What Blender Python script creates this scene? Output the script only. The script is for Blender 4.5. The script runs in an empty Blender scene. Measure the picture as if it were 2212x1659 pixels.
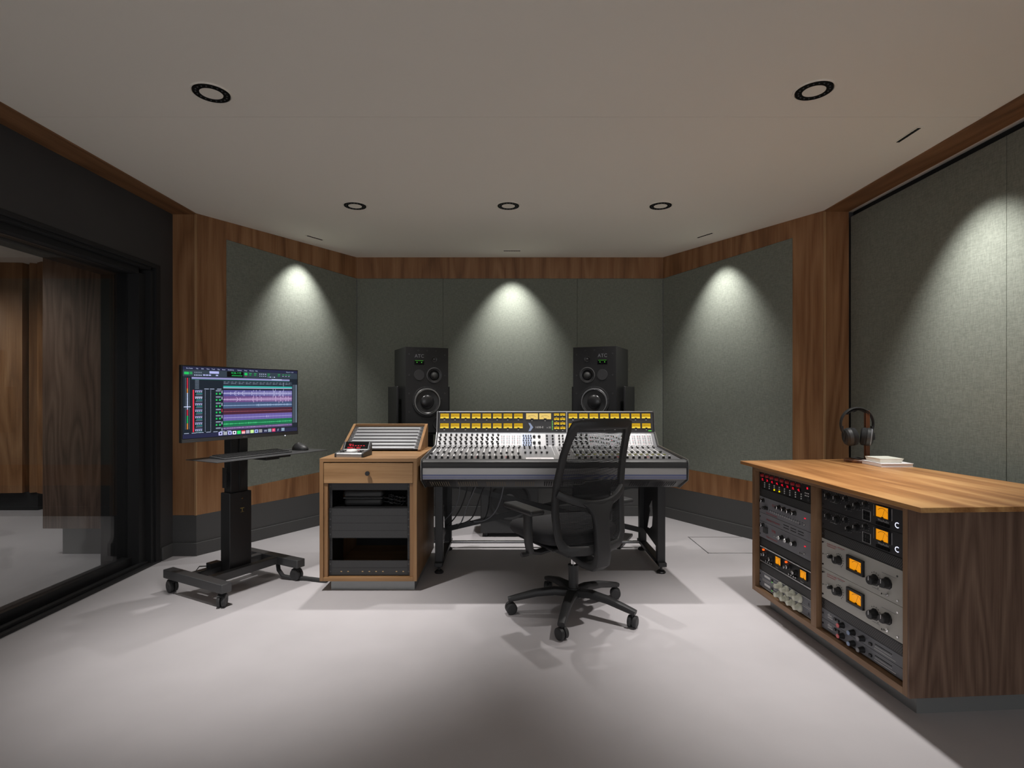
import bpy, math, random
from mathutils import Vector, Matrix
random.seed(7)
C = bpy.context.scene.collection
S = bpy.context.scene
PI = math.pi
H = 2.45                     # ceiling height
# ------------------------------------------------------------------ camera
cd = bpy.data.cameras.new('camera'); cam = bpy.data.objects.new('camera', cd); C.objects.link(cam)
cam.location = (0, 0, 1.16); cam.rotation_euler = (PI/2, 0, 0)
cd.sensor_width = 36; cd.lens = 36*1183/2212; cd.shift_y = 20.5/2212; cd.clip_start = .05
S.camera = cam
# ------------------------------------------------------------------ world, exposure
w = bpy.data.worlds.new('world'); S.world = w; w.use_nodes = True
w.node_tree.nodes['Background'].inputs[0].default_value = (.5, .5, .52, 1)
w.node_tree.nodes['Background'].inputs[1].default_value = .05
S.view_settings.view_transform = 'Standard'; S.view_settings.look = 'None'
S.view_settings.gamma = 1; S.view_settings.use_curve_mapping = False
S.view_settings.exposure = 0.0
# ------------------------------------------------------------------ lights
def spot(x, y, z, power, size_deg, blend=.6, radius=.035, tx=0, ty=0, col=(1, .97, .94), tilt=None):
    l = bpy.data.lights.new('spot_light', 'SPOT'); l.energy = power; l.spot_size = math.radians(size_deg)
    l.spot_blend = blend; l.shadow_soft_size = radius; l.color = col
    o = bpy.data.objects.new('spot_light', l); C.objects.link(o); o.location = (x, y, z)
    d = Vector((tx, ty, -1)); o.rotation_euler = d.to_track_quat('-Z', 'Y').to_euler()
    return o
DOWN = [(-1.29, 2.35), (1.285, 2.33), (-1.077, 3.76), (-.025, 3.76), (1.02, 3.76)]
for i, (x, y) in enumerate(DOWN):
    spot(x, y, H-.02, (205, 220, 112, 112, 112)[i], (60, 62, 78, 78, 78)[i], 1., .03, (.06, .0, 0, 0, 0)[i], (.15, .06, 0, 0, 0)[i])
for x, y in [(-1.29, -1.3), (1.29, -1.3), (-1.29, -2.4), (1.29, -2.4)]:      # unseen spots added behind the camera, their floor bounce fills the room
    spot(x, y, H-.02, 60, 85, .9, .05)
SLOT = [(-1.63, 4.53, math.radians(58)), (.0, 4.94, 0.), (1.57, 4.46, math.radians(-60)), (1.975, 2.73, math.radians(-90))]
for (x, y, a), (tx, ty), pw in zip(SLOT, [(-.20, .125), (0, .24), (.20, .125), (.32, 0)], (78, 92, 78, 112)):
    spot(x, y, H-.015, pw, 74, 1., .02, tx, ty, (1, 1, .97))
# soft fill light added on the unseen rear wall to lift the shadows
al = bpy.data.lights.new('rear_fill_light', 'AREA'); al.shape = 'RECTANGLE'; al.size = 4.2; al.size_y = 2.0; al.energy = 46; al.color = (.95, .97, 1)
ao = bpy.data.objects.new('rear_fill_light', al); C.objects.link(ao); ao.location = (0, -2.97, 1.2); ao.rotation_euler = (PI/2, 0, 0)
# the live room behind the glass has its own lamps
spot(-3.9, 3.2, H-.03, 60, 130, .8, .04, 0, .1)
spot(-5.2, 4.2, H-.03, 60, 130, .8, .04, 0, .3)

# ------------------------------------------------------------------ materials
MT = {}
def mat(name, col, rough=.5, metal=0., emit=None, es=1., spec=.5, bump=None, noise=None, coat=0.):
    if name in MT: return MT[name]
    m = bpy.data.materials.new(name); m.use_nodes = True; N = m.node_tree.nodes; L = m.node_tree.links
    b = N['Principled BSDF']; b.inputs['Base Color'].default_value = (*col, 1)
    b.inputs['Roughness'].default_value = rough; b.inputs['Metallic'].default_value = metal
    b.inputs['Specular IOR Level'].default_value = spec; b.inputs['Coat Weight'].default_value = coat
    if emit:
        b.inputs['Emission Color'].default_value = (*emit, 1); b.inputs['Emission Strength'].default_value = es
    if noise or bump:
        tc = N.new('ShaderNodeTexCoord'); nz = N.new('ShaderNodeTexNoise')
        nz.inputs['Scale'].default_value = (noise or bump)[0]; nz.inputs['Detail'].default_value = 4
        L.new(tc.outputs['Object'], nz.inputs['Vector'])
        if noise:
            r = N.new('ShaderNodeValToRGB'); k = noise[1]
            r.color_ramp.elements[0].position = .3; r.color_ramp.elements[1].position = .7
            r.color_ramp.elements[0].color = (*[c*(1-k) for c in col], 1); r.color_ramp.elements[1].color = (*[min(1, c*(1+k)) for c in col], 1)
            L.new(nz.outputs['Fac'], r.inputs['Fac']); L.new(r.outputs['Color'], b.inputs['Base Color'])
        if bump:
            bp = N.new('ShaderNodeBump'); bp.inputs['Strength'].default_value = bump[1]; bp.inputs['Distance'].default_value = .002
            L.new(nz.outputs['Fac'], bp.inputs['Height']); L.new(bp.outputs['Normal'], b.inputs['Normal'])
    MT[name] = m; return m
def wood(name, c1, c2, c3, axis='Z', rough=.45, sc=1.0, ring=6.0, board=None):
    """veneer: flame figure and fine pores running along axis"""
    if name in MT: return MT[name]
    m = bpy.data.materials.new(name); m.use_nodes = True; N = m.node_tree.nodes; L = m.node_tree.links
    b = N['Principled BSDF']; b.inputs['Roughness'].default_value = rough; b.inputs['Specular IOR Level'].default_value = .35
    tc = N.new('ShaderNodeTexCoord')
    def mp(s_along, s_across):
        q = N.new('ShaderNodeMapping'); s = [s_across]*3; s['XYZ'.index(axis)] = s_along
        q.inputs['Scale'].default_value = s; L.new(tc.outputs['Object'], q.inputs['Vector']); return q
    big = N.new('ShaderNodeTexNoise'); big.inputs['Scale'].default_value = 1.; big.inputs['Detail'].default_value = 1.5
    L.new(mp(.55*sc, 4.2*sc).outputs[0], big.inputs['Vector'])
    mul = N.new('ShaderNodeMath'); mul.operation = 'MULTIPLY'; mul.inputs[1].default_value = ring*2.2
    L.new(big.outputs['Fac'], mul.inputs[0])
    fr = N.new('ShaderNodeMath'); fr.operation = 'PINGPONG'; fr.inputs[1].default_value = 1.; L.new(mul.outputs[0], fr.inputs[0])
    fine = N.new('ShaderNodeTexNoise'); fine.inputs['Scale'].default_value = 1.; fine.inputs['Detail'].default_value = 5; fine.inputs['Roughness'].default_value = .7
    L.new(mp(2.5*sc, 90*sc).outputs[0], fine.inputs['Vector'])
    mid = N.new('ShaderNodeTexNoise'); mid.inputs['Scale'].default_value = 1.; mid.inputs['Detail'].default_value = 2
    L.new(mp(.35*sc, 11*sc).outputs[0], mid.inputs['Vector'])
    def mad(a, k, c):
        q = N.new('ShaderNodeMath'); q.operation = 'MULTIPLY_ADD'; L.new(a, q.inputs[0]); q.inputs[1].default_value = k
        if isinstance(c, float): q.inputs[2].default_value = c
        else: L.new(c, q.inputs[2])
        return q.outputs[0]
    v = mad(fr.outputs[0], .26, -.12); v = mad(fine.outputs['Fac'], .55, v); v = mad(mid.outputs['Fac'], .55, v)
    r = N.new('ShaderNodeValToRGB'); e = r.color_ramp.elements
    e[0].position = .28; e[0].color = (*c1, 1); e[1].position = .8; e[1].color = (*c3, 1)
    q = e.new(.53); q.color = (*c2, 1)
    L.new(v, r.inputs['Fac']); L.new(r.outputs['Color'], b.inputs['Base Color'])
    bp = N.new('ShaderNodeBump'); bp.inputs['Strength'].default_value = .12; bp.inputs['Distance'].default_value = .001
    L.new(fine.outputs['Fac'], bp.inputs['Height']); L.new(bp.outputs['Normal'], b.inputs['Normal'])
    MT[name] = m; return m
def fabric(name, c1, c2, scale=260):
    m = bpy.data.materials.new(name); m.use_nodes = True; N = m.node_tree.nodes; L = m.node_tree.links
    b = N['Principled BSDF']; b.inputs['Roughness'].default_value = .95; b.inputs['Specular IOR Level'].default_value = .15
    b.inputs['Sheen Weight'].default_value = .1
    tc = N.new('ShaderNodeTexCoord')
    ns = []
    for s in ((scale, scale, scale*.12), (scale*.12, scale*.12, scale)):
        q = N.new('ShaderNodeMapping'); q.inputs['Scale'].default_value = s; L.new(tc.outputs['Object'], q.inputs['Vector'])
        n = N.new('ShaderNodeTexNoise'); n.inputs['Scale'].default_value = 1; n.inputs['Detail'].default_value = 3; n.inputs['Roughness'].default_value = .7
        L.new(q.outputs[0], n.inputs['Vector']); ns.append(n.outputs['Fac'])
    a = N.new('ShaderNodeMath'); a.operation = 'ADD'; L.new(ns[0], a.inputs[0]); L.new(ns[1], a.inputs[1])
    h = N.new('ShaderNodeMath'); h.operation = 'MULTIPLY'; h.inputs[1].default_value = .5; L.new(a.outputs[0], h.inputs[0])
    r = N.new('ShaderNodeValToRGB'); e = r.color_ramp.elements; e[0].position = .4; e[1].position = .6
    e[0].color = (*c1, 1); e[1].color = (*c2, 1); L.new(h.outputs[0], r.inputs['Fac']); L.new(r.outputs['Color'], b.inputs['Base Color'])
    bp = N.new('ShaderNodeBump'); bp.inputs['Strength'].default_value = .35; bp.inputs['Distance'].default_value = .002
    L.new(h.outputs[0], bp.inputs['Height']); L.new(bp.outputs['Normal'], b.inputs['Normal'])
    MT[name] = m; return m
def perforated(name, col, hole=(.002, .002, .002), pitch=.0065):
    """sheet with round punched holes in the local x z plane"""
    m = bpy.data.materials.new(name); m.use_nodes = True; N = m.node_tree.nodes; L = m.node_tree.links
    b = N['Principled BSDF']; b.inputs['Roughness'].default_value = .5
    tc = N.new('ShaderNodeTexCoord'); sp = N.new('ShaderNodeSeparateXYZ'); L.new(tc.outputs['Object'], sp.inputs[0])
    def M(op, a, c, d=None):
        q = N.new('ShaderNodeMath'); q.operation = op
        for i, v in enumerate((a, c, d)):
            if v is None: continue
            if isinstance(v, (int, float)): q.inputs[i].default_value = v
            else: L.new(v, q.inputs[i])
        return q.outputs[0]
    def dist(ox, oz):
        fx = M('SUBTRACT', M('FRACT', M('MULTIPLY_ADD', sp.outputs['X'], 1/pitch, ox), 0), .5)
        fz = M('SUBTRACT', M('FRACT', M('MULTIPLY_ADD', sp.outputs['Z'], 1/(pitch*1.3), oz), 0), .5)
        return M('ADD', M('MULTIPLY', fx, fx), M('MULTIPLY', M('MULTIPLY', fz, fz), 1.69))
    d = M('MINIMUM', dist(100., 100.), dist(100.5, 100.5))
    f = M('LESS_THAN', d, .085)
    mx = N.new('ShaderNodeMix'); mx.data_type = 'RGBA'; L.new(f, mx.inputs['Factor'])
    mx.inputs['A'].default_value = (*col, 1); mx.inputs['B'].default_value = (*hole, 1)
    L.new(mx.outputs['Result'], b.inputs['Base Color'])
    MT[name] = m; return m
def glassmat(name, tint=(.93, .94, .94)):
    m = bpy.data.materials.new(name); m.use_nodes = True; N = m.node_tree.nodes; L = m.node_tree.links
    N.remove(N['Principled BSDF']); o = N['Material Output']
    t = N.new('ShaderNodeBsdfTransparent'); t.inputs[0].default_value = (*tint, 1)
    g = N.new('ShaderNodeBsdfGlossy'); g.inputs['Roughness'].default_value = .01
    lw = N.new('ShaderNodeLayerWeight'); lw.inputs[0].default_value = .5
    pw = N.new('ShaderNodeMath'); pw.operation = 'POWER'; pw.inputs[1].default_value = 4; L.new(lw.outputs['Facing'], pw.inputs[0])
    f = N.new('ShaderNodeMath'); f.operation = 'MULTIPLY_ADD'; f.inputs[1].default_value = .6; f.inputs[2].default_value = .045; L.new(pw.outputs[0], f.inputs[0])
    x = N.new('ShaderNodeMixShader'); L.new(f.outputs[0], x.inputs[0]); L.new(t.outputs[0], x.inputs[1]); L.new(g.outputs[0], x.inputs[2])
    L.new(x.outputs[0], o.inputs[0]); MT[name] = m; return m
WAL = wood('walnut upright', (.15, .066, .028), (.27, .128, .056), (.38, .20, .095), 'Z', .42)
WALT = wood('walnut table top', (.14, .062, .026), (.27, .13, .052), (.40, .21, .09), 'Y', .32, 1.0, 5)
WALD = wood('dark walnut end', (.080, .044, .030), (.160, .096, .068), (.25, .16, .115), 'Z', .5, 1.5, 9)
WALS = wood('walnut strip', (.12, .052, .022), (.21, .098, .042), (.30, .15, .07), 'Y', .45)
OAK = wood('light oak x', (.21, .115, .050), (.31, .172, .078), (.42, .25, .122), 'X', .45, 1.2, 4)
OAKZ = wood('light oak z', (.20, .108, .048), (.29, .158, .072), (.38, .225, .108), 'Z', .45, 1.2, 4)
FAB = fabric('green grey fabric', (.165, .176, .148), (.245, .258, .22))
FLOOR = mat('pale resin floor', (.50, .475, .488), .48, noise=(3.5, .035), bump=(40, .03), spec=.4)
CEIL = mat('ceiling paint', (.86, .81, .725), .9, spec=.1)
DARKW = mat('charcoal wall paint', (.045, .043, .044), .75, noise=(2, .1))
PLINTH = mat('dark grey plinth', (.075, .074, .074), .6)
BLK = mat('black satin', (.017, .017, .018), .42)
BLKM = mat('black matte', (.010, .010, .011), .8)
BLKP = mat('black plastic', (.028, .028, .029), .5, bump=(400, .1))
BLKG = mat('black gloss', (.006, .006, .007), .12)
DGREY = mat('dark grey metal', (.055, .055, .057), .42)
GREYP = mat('grey panel paint', (.24, .24, .26), .5)
SILVP = mat('warm silver panel', (.52, .51, .47), .5, .1)
RACKB = mat('black rack paint', (.030, .030, .033), .5)
DGP = mat('slate grey panel', (.16, .165, .185), .5)
ALU = mat('aluminium', (.62, .62, .63), .28, .9)
CHR = mat('chrome', (.75, .75, .75), .12, 1.)
WHT = mat('white print', (.75, .75, .75), .6)
REDP = mat('red print', (.45, .03, .04), .5)
CREAM = mat('cream knob', (.62, .62, .52), .35)
LCREAM = mat('cream tray', (.80, .79, .70), .45)
PAPER = mat('white paper', (.84, .80, .81), .6)
AMB = mat('amber meter lit', (.25, .10, .0), .5, emit=(1., .36, .005), es=.72)
YEL = mat('yellow meter lit', (.10, .06, .0), .5, emit=(.85, .50, .004), es=.58)
YELT = mat('yellow meter lit base', (.2, .15, .02), .5, emit=(1., .72, .06), es=.82)
PALE = mat('pale meter lit', (.3, .25, .1), .5, emit=(.9, .62, .15), es=.7)
REDL = mat('red led', (.4, 0, 0), .5, emit=(1, .01, .04), es=1.0)
GRNL = mat('green led', (.05, .3, .05), .5, emit=(.12, .8, .04), es=.55)
YLWL = mat('yellow led', (.8, .6, 0), .5, emit=(1, .75, .0), es=1.8)
ORL = mat('orange led', (.5, .1, 0), .5, emit=(1, .12, .01), es=.9)
WHL = mat('white blue led', (.8, .8, 1), .5, emit=(.72, .76, 1), es=1.8)
PERFF = perforated('finely perforated black steel', (.055, .055, .057), pitch=.0066)
PERF = perforated('perforated black steel', (.085, .085, .088), pitch=.0092)
STRIP = mat('channel strip paint', (.45, .45, .46), .4, .3)
STRIPM = mat('fader section paint', (.27, .27, .28), .4, .3)
STRIPD = mat('fader panel paint', (.16, .16, .17), .4, .3)
BLUEP = mat('blue grey band', (.10, .12, .26), .4, .3)
SILB = mat('brushed band', (.40, .385, .375), .38, .6)
BLUEL = mat('light blue panel', (.45, .55, .8), .4)
PINK = mat('coral knob cap', (.7, .13, .14), .4)
BLUK = mat('blue knob cap', (.25, .33, .5), .4)
GLASS = glassmat('door glass')

# ------------------------------------------------------------------ mesh builder
_txt = {}
def text_geo(s, bold=False):
    if s in _txt: return _txt[s]
    cu = bpy.data.curves.new('t', 'FONT'); cu.body = s; cu.size = 1; cu.align_x = 'LEFT'; cu.resolution_u = 2
    o = bpy.data.objects.new('t', cu); C.objects.link(o); bpy.context.view_layer.update()
    me = bpy.data.meshes.new_from_object(o.evaluated_get(bpy.context.evaluated_depsgraph_get()))
    r = ([tuple(v.co) for v in me.vertices], [tuple(p.vertices) for p in me.polygons])
    bpy.data.objects.remove(o); bpy.data.curves.remove(cu); bpy.data.meshes.remove(me)
    _txt[s] = r; return r
class MB:
    def __init__(s): s.v = []; s.f = []; s.m = []; s.mats = []; s.T = Matrix.Identity(4)
    def mi(s, m):
        if m not in s.mats: s.mats.append(m)
        return s.mats.index(m)
    def add(s, vs, fs, m):
        k = len(s.v); i = s.mi(m)
        s.v += [s.T @ Vector(v) for v in vs]
        for f in fs: s.f.append([a+k for a in f]); s.m.append(i)
        return s
    def box(s, x0, x1, y0, y1, z0, z1, m):
        vs = [(x, y, z) for x in (x0, x1) for y in (y0, y1) for z in (z0, z1)]
        return s.add(vs, [(0,1,3,2), (4,6,7,5), (0,4,5,1), (2,3,7,6), (0,2,6,4), (1,5,7,3)], m)
    def prism(s, poly, axis, a, b, m, fa=None, fb=None):
        """poly in the two other axes, extruded along axis from a to b"""
        def P(p, t):
            if axis == 'x': return (t, p[0], p[1])
            if axis == 'y': return (p[0], t, p[1])
            return (p[0], p[1], t)
        n = len(poly)
        vs = [P(p, fa(p) if fa else a) for p in poly]+[P(p, fb(p) if fb else b) for p in poly]
        fs = [tuple(range(n))[::-1], tuple(range(n, 2*n))]+[(i, (i+1) % n, n+(i+1) % n, n+i) for i in range(n)]
        return s.add(vs, fs, m)
    def quad(s, a, b, c, d, m): return s.add([a, b, c, d], [(0, 1, 2, 3)], m)
    def cyl(s, p0, p1, r0, m, r1=None, n=16, cap=True):
        p0 = Vector(p0); p1 = Vector(p1); r1 = r0 if r1 is None else r1
        d = (p1-p0).normalized(); u = d.orthogonal().normalized(); w_ = d.cross(u)
        vs = []
        for p, r in ((p0, r0), (p1, r1)):
            for i in range(n):
                a = 2*PI*i/n; vs.append(p+u*(r*math.cos(a))+w_*(r*math.sin(a)))
        fs = [(i, (i+1) % n, n+(i+1) % n, n+i) for i in range(n)]
        if cap: fs += [tuple(range(n))[::-1], tuple(range(n, 2*n))]
        return s.add(vs, fs, m)
    def lathe(s, c, d, prof, m, n=24, ms=None):
        """prof: (dist along d, radius)"""
        c = Vector(c); d = Vector(d).normalized(); u = d.orthogonal().normalized(); w_ = d.cross(u)
        for k in range(len(prof)-1):
            vs = []
            for t, r in prof[k:k+2]:
                for i in range(n):
                    a = 2*PI*i/n; vs.append(c+d*t+(u*math.cos(a)+w_*math.sin(a))*r)
            s.add(vs, [(i, (i+1) % n, n+(i+1) % n, n+i) for i in range(n)], ms[k] if ms else m)
        return s
    def tube(s, pts, r, m, n=8):
        return s.sweep(pts, r, r, m, n=n)
    def sweep(s, pts, rx, rz, m, up=None, n=10, closed=False, power=1.0):
        """elliptic/superelliptic section, rx along side, rz along up. rx, rz scalars or lists"""
        P = [Vector(p) for p in pts]; k = len(P); rings = []
        prev = None
        for i in range(k):
            a = P[(i-1) % k] if (closed or i > 0) else P[i]; b = P[(i+1) % k] if (closed or i < k-1) else P[i]
            t = (b-a).normalized()
            if up is not None:
                U = Vector(up[i] if isinstance(up, list) else up); sd = t.cross(U)
                if sd.length < 1e-4: sd = t.orthogonal()
                sd.normalize(); U = sd.cross(t).normalized()
            else:
                if prev is None: sd = t.orthogonal().normalized()
                else: sd = (prev-t*prev.dot(t)).normalized()
                prev = sd; U = sd.cross(t).normalized()
            a_ = rx[i] if isinstance(rx, (list, tuple)) else rx; b_ = rz[i] if isinstance(rz, (list, tuple)) else rz
            ring = []
            for j in range(n):
                th = 2*PI*j/n+PI/n; c_, s_ = math.cos(th), math.sin(th)
                c_ = math.copysign(abs(c_)**power, c_); s_ = math.copysign(abs(s_)**power, s_)
                ring.append(P[i]+sd*(a_*c_)+U*(b_*s_))
            rings.append(ring)
        vs = [v for r in rings for v in r]; fs = []
        for i in range(k if closed else k-1):
            q = (i+1) % k
            for j in range(n): fs.append((i*n+j, i*n+(j+1) % n, q*n+(j+1) % n, q*n+j))
        if not closed: fs += [tuple(range(n))[::-1], tuple(range((k-1)*n, k*n))]
        return s.add(vs, fs, m)
    def sphere(s, c, rx, ry, rz, m, n=16, k=8):
        vs = []; fs = []
        for i in range(k+1):
            p = PI*i/k
            for j in range(n):
                t = 2*PI*j/n; vs.append((c[0]+rx*math.sin(p)*math.cos(t), c[1]+ry*math.sin(p)*math.sin(t), c[2]+rz*math.cos(p)))
        for i in range(k):
            for j in range(n): fs.append((i*n+j, (i+1)*n+j, (i+1)*n+(j+1) % n, i*n+(j+1) % n))
        return s.add(vs, fs, m)
    def text(s, t, o, size, m, xd=(1, 0, 0), yd=(0, 0, 1), center=False):
        vs, fs = text_geo(t)
        if not fs: return s
        o = Vector(o); xd = Vector(xd); yd = Vector(yd)
        w_ = max(v[0] for v in vs) if center else 0
        return s.add([o+xd*((v[0]-w_/2)*size)+yd*(v[1]*size) for v in vs], fs, m)
def obj(name, mb, parent=None, world=False, bevel=0, seg=2, smooth=35, subsurf=0):
    me = bpy.data.meshes.new(name)
    vs = mb.v
    if world and parent is not None:
        inv = Mof(parent).inverted(); vs = [inv @ v for v in vs]
    me.from_pydata([tuple(v) for v in vs], [], mb.f)
    for m in mb.mats: me.materials.append(m)
    me.polygons.foreach_set('material_index', mb.m)
    me.validate()
    if smooth:
        me.polygons.foreach_set('use_smooth', [True]*len(me.polygons)); me.set_sharp_from_angle(angle=math.radians(smooth))
    o = bpy.data.objects.new(name, me); C.objects.link(o)
    if parent is not None: o.parent = parent
    if bevel:
        b = o.modifiers.new('bevel', 'BEVEL'); b.width = bevel; b.segments = seg; b.limit_method = 'ANGLE'; b.angle_limit = math.radians(40)
    if subsurf:
        b = o.modifiers.new('sub', 'SUBSURF'); b.levels = subsurf; b.render_levels = subsurf
    return o
def Mof(o):
    m = Matrix.Translation(o.location) @ o.rotation_euler.to_matrix().to_4x4()
    return Mof(o.parent) @ m if o.parent else m
def thing(name, label, cat, loc=(0, 0, 0), rz=0, group=None, rot=None):
    o = bpy.data.objects.new(name, None); C.objects.link(o); o.empty_display_size = .1
    o.location = loc; o.rotation_euler = rot if rot else (0, 0, rz); o['label'] = label; o['category'] = cat
    if group: o['group'] = group
    return o
def tag(o, label, cat, group=None):
    o['label'] = label; o['category'] = cat
    if group: o['group'] = group
    return o
def struct(name, mb, bevel=0, parent=None):
    o = obj(name, mb, parent, bevel=bevel)
    if parent is None: o['kind'] = 'structure'
    return o
def dup(root, loc=None, rz=None, label=None):
    r = root.copy(); C.objects.link(r)
    if loc: r.location = loc
    if rz is not None: r.rotation_euler = (0, 0, rz)
    if label: r['label'] = label
    for ch in list(root.children):
        c = ch.copy(); C.objects.link(c); c.parent = r
        for g in list(ch.children):
            d = g.copy(); C.objects.link(d); d.parent = c
    return r
def pref(o, **k):
    for a, b in k.items(): o[a] = b
    return o

# ================================================================== SETTING
A = (-2.26, 3.92); B = (-1.47, 5.19); D = (1.43, 5.19); E = (2.20, 3.86)
XL, XR = -2.43, 2.375
m = MB(); m.box(-7.2, 3.0, -3.2, 6.2, -.06, 0, FLOOR); struct('floor', m)
m = MB(); m.box(-7.2, 3.0, -3.2, 2.5545, H, H+.08, CEIL).box(-7.2, 3.0, 2.5565, 6.2, H, H+.08, CEIL).box(-7.2, 3., 2.5545, 2.5565, H+.003, H+.07, PLINTH); struct('ceiling', m)
# left dark wall with the sliding door opening
OY0, OY1, OZ = .35, 3.78, 2.04
m = MB()
m.box(XL-.32, XL, OY1, 3.93, 0, H, DARKW).box(XL-.32, XL, -3.0, OY0, 0, H, DARKW).box(XL-.32, XL, OY0, OY1, OZ, H, DARKW)
struct('wall_left', m)
m = MB(); m.box(XL, XL+.014, OY1+.01, 3.92, 0, .092, PLINTH).box(XL, XL+.014, -3., OY0-.01, 0, .092, PLINTH)
m.box(XL, -2.246, 3.903, 3.917, 0, .092, PLINTH); struct('baseboard_left', m, .003)
def wallquad(m, p, q, h0, h1, th, mt, off=0.):
    """slab from plan point p to q, front surface on the line, thickness away from the room (camera side is the front)"""
    p = Vector((*p, 0)); q = Vector((*q, 0)); d = (q-p).normalized(); n = Vector((-d.y, d.x, 0))  # pointing away (p left, q right)
    a = p-n*off; b = q-n*off
    h0 = h0 if isinstance(h0, tuple) else (h0, h0); h1 = h1 if isinstance(h1, tuple) else (h1, h1)
    vs = [(a.x, a.y, h0[0]), (b.x, b.y, h0[1]), (b.x, b.y, h1[1]), (a.x, a.y, h1[0])]
    vs += [(v[0]+n.x*th, v[1]+n.y*th, v[2]) for v in vs]
    m.add(vs, [(0,1,2,3), (7,6,5,4), (0,4,5,1), (1,5,6,2), (2,6,7,3), (3,7,4,0)], mt)
def on(p, q, x):      # point of line p-q seen at image column x
    k = (x-1106)/1183; t = (k*p[1]-p[0])/((q[0]-p[0])-k*(q[1]-p[1])); return (p[0]+t*(q[0]-p[0]), p[1]+t*(q[1]-p[1]))
Pl = on(A, B, 489); Pr = on(D, E, 1712)
# rough walls behind the finish
for nm, p, q in (('wall_back_left', A, B), ('wall_back', B, D), ('wall_back_right', D, E)):
    m = MB(); wallquad(m, p, q, 0, H, .10, PLINTH, -.03); struct(nm, m)
m = MB(); m.box(-2.75, -2.26, 3.96, 4.05, 0, H, PLINTH).box(2.20, 3.0, 3.90, 3.98, 0, H, PLINTH); struct('wall_side_returns', m).name = 'wall_returns'
# lower plinth and baseboards
for i, (p, q) in enumerate(((A, B), (B, D), (D, E))):
    m = MB(); wallquad(m, p, q, 0, .288, .028, PLINTH, 0); wallquad(m, p, q, 0, .092, .015, PLINTH, .014)
    struct('baseboard_'+('back_left', 'back', 'back_right')[i], m, .002)
m = MB(); m.box(XL, -2.26, 3.92, 3.955, .0, .288, PLINTH); struct('baseboard_left_pillar', m)
m = MB(); m.box(2.20, XR+.2, 3.86, 3.89, 0, .288, PLINTH); struct('baseboard_right_pillar', m)
# walnut trims
m = MB(); m.box(XL, -2.26, 3.92, 3.955, .288, H, WAL); struct('trim_1', m, .002)
m = MB(); wallquad(m, A, Pl, .288, H, .028, WAL); struct('trim_2', m, .001)
m = MB(); wallquad(m, Pl, B, (2.316, 2.25), H, .028, WAL); struct('trim_3', m, .001)
m = MB(); wallquad(m, Pl, B, .288, (.425, .485), .028, WAL); struct('trim_4', m, .001)
m = MB(); wallquad(m, B, D, 2.25, H, .028, WAL); struct('trim_5', m, .001)
m = MB(); wallquad(m, B, D, .288, .485, .028, WAL); struct('trim_6', m, .001)
m = MB(); wallquad(m, D, Pr, (2.25, 2.316), H, .028, WAL); struct('trim_7', m, .001)
m = MB(); wallquad(m, D, Pr, .288, (.485, .45), .028, WAL); struct('trim_8', m, .001)
m = MB(); wallquad(m, Pr, E, .288, H, .028, WAL); struct('trim_9', m, .001)
m = MB(); m.box(2.20, XR, 3.86, 3.89, .288, H, WAL); struct('trim_10', m, .002)
LIP = wood('walnut lipping', (.30, .16, .075), (.40, .23, .11), (.48, .29, .15), 'Z', .45)
m = MB(); m.box(-2.268, -2.256, 3.912, 3.924, .288, H-.009, LIP); struct('trim_15', m)
m = MB(); m.box(2.196, 2.208, 3.852, 3.864, .288, H-.009, LIP); struct('trim_16', m)
m = MB(); m.box(XL, -2.26, -3., 3.92, H-.008, H-.0005, WALS); struct('trim_11', m)
m = MB(); m.box(2.20, XR, -3., 3.86, H-.008, H-.0005, WALS); struct('trim_12', m)
m = MB(); m.box(XR+.05, XR+.16, -3., 3.89, 0, H, BLKM); struct('wall_right', m)
m = MB(); m.box(-2.75, 2.6, -3.1, -3.0, 0, H, DARKW); struct('wall_front', m)
m = MB()                      # made-up window frame around the added rear fill light, out of view
for q in ((-2.16, -2.10, .14, 2.26), (2.10, 2.16, .14, 2.26), (-2.10, 2.10, .14, .20), (-2.10, 2.10, 2.20, 2.26)): m.box(q[0], q[1], -3.0, -2.94, q[2], q[3], BLK)
struct('rear_fill_frame', m)
# fabric panels
def panel(p, q, h0, h1, label, group=None):
    m = MB(); wallquad(m, p, q, h0, h1, .026, FAB, -.002)
    tag(obj('acoustic_panel', m, bevel=.0025), label, 'acoustic panel', group)
def lerp(p, q, t): return (p[0]+(q[0]-p[0])*t, p[1]+(q[1]-p[1])*t)
panel(Pl, B, (.425, .485), (2.316, 2.25), 'grey-green fabric panel on the angled wall left of the mixing console')
panel(D, Pr, (.485, .45), (2.25, 2.316), 'grey-green fabric panel on the angled wall right of the mixing console')
xs = [B[0], (957-1106)/1183*5.19, (1247-1106)/1183*5.19, D[0]]
for i, lb in enumerate(('left section of the green fabric on the back wall, behind the left speaker',
                        'centre section of the green back-wall fabric under the light pool between the speakers',
                        'right section of the green fabric on the back wall, behind the right speaker')):
    panel((xs[i]+.0008, 5.19), (xs[i+1]-.0008, 5.19), .485, 2.25, lb)
def rpanel(y0, y1, label):
    m = MB(); m.box(XR+.012, XR+.05, y0, y1, .12, H-.045, FAB); tag(obj('acoustic_panel', m, bevel=.0025), label, 'acoustic panel')
ys = 1183*(XR+.012)/(2174-1106)
rpanel(ys+.001, 3.86, 'tall green fabric panel on the right wall, lit from above behind the headphones')
rpanel(-2.9, ys-.001, 'green fabric panel cut by the right edge of the photo')

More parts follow.
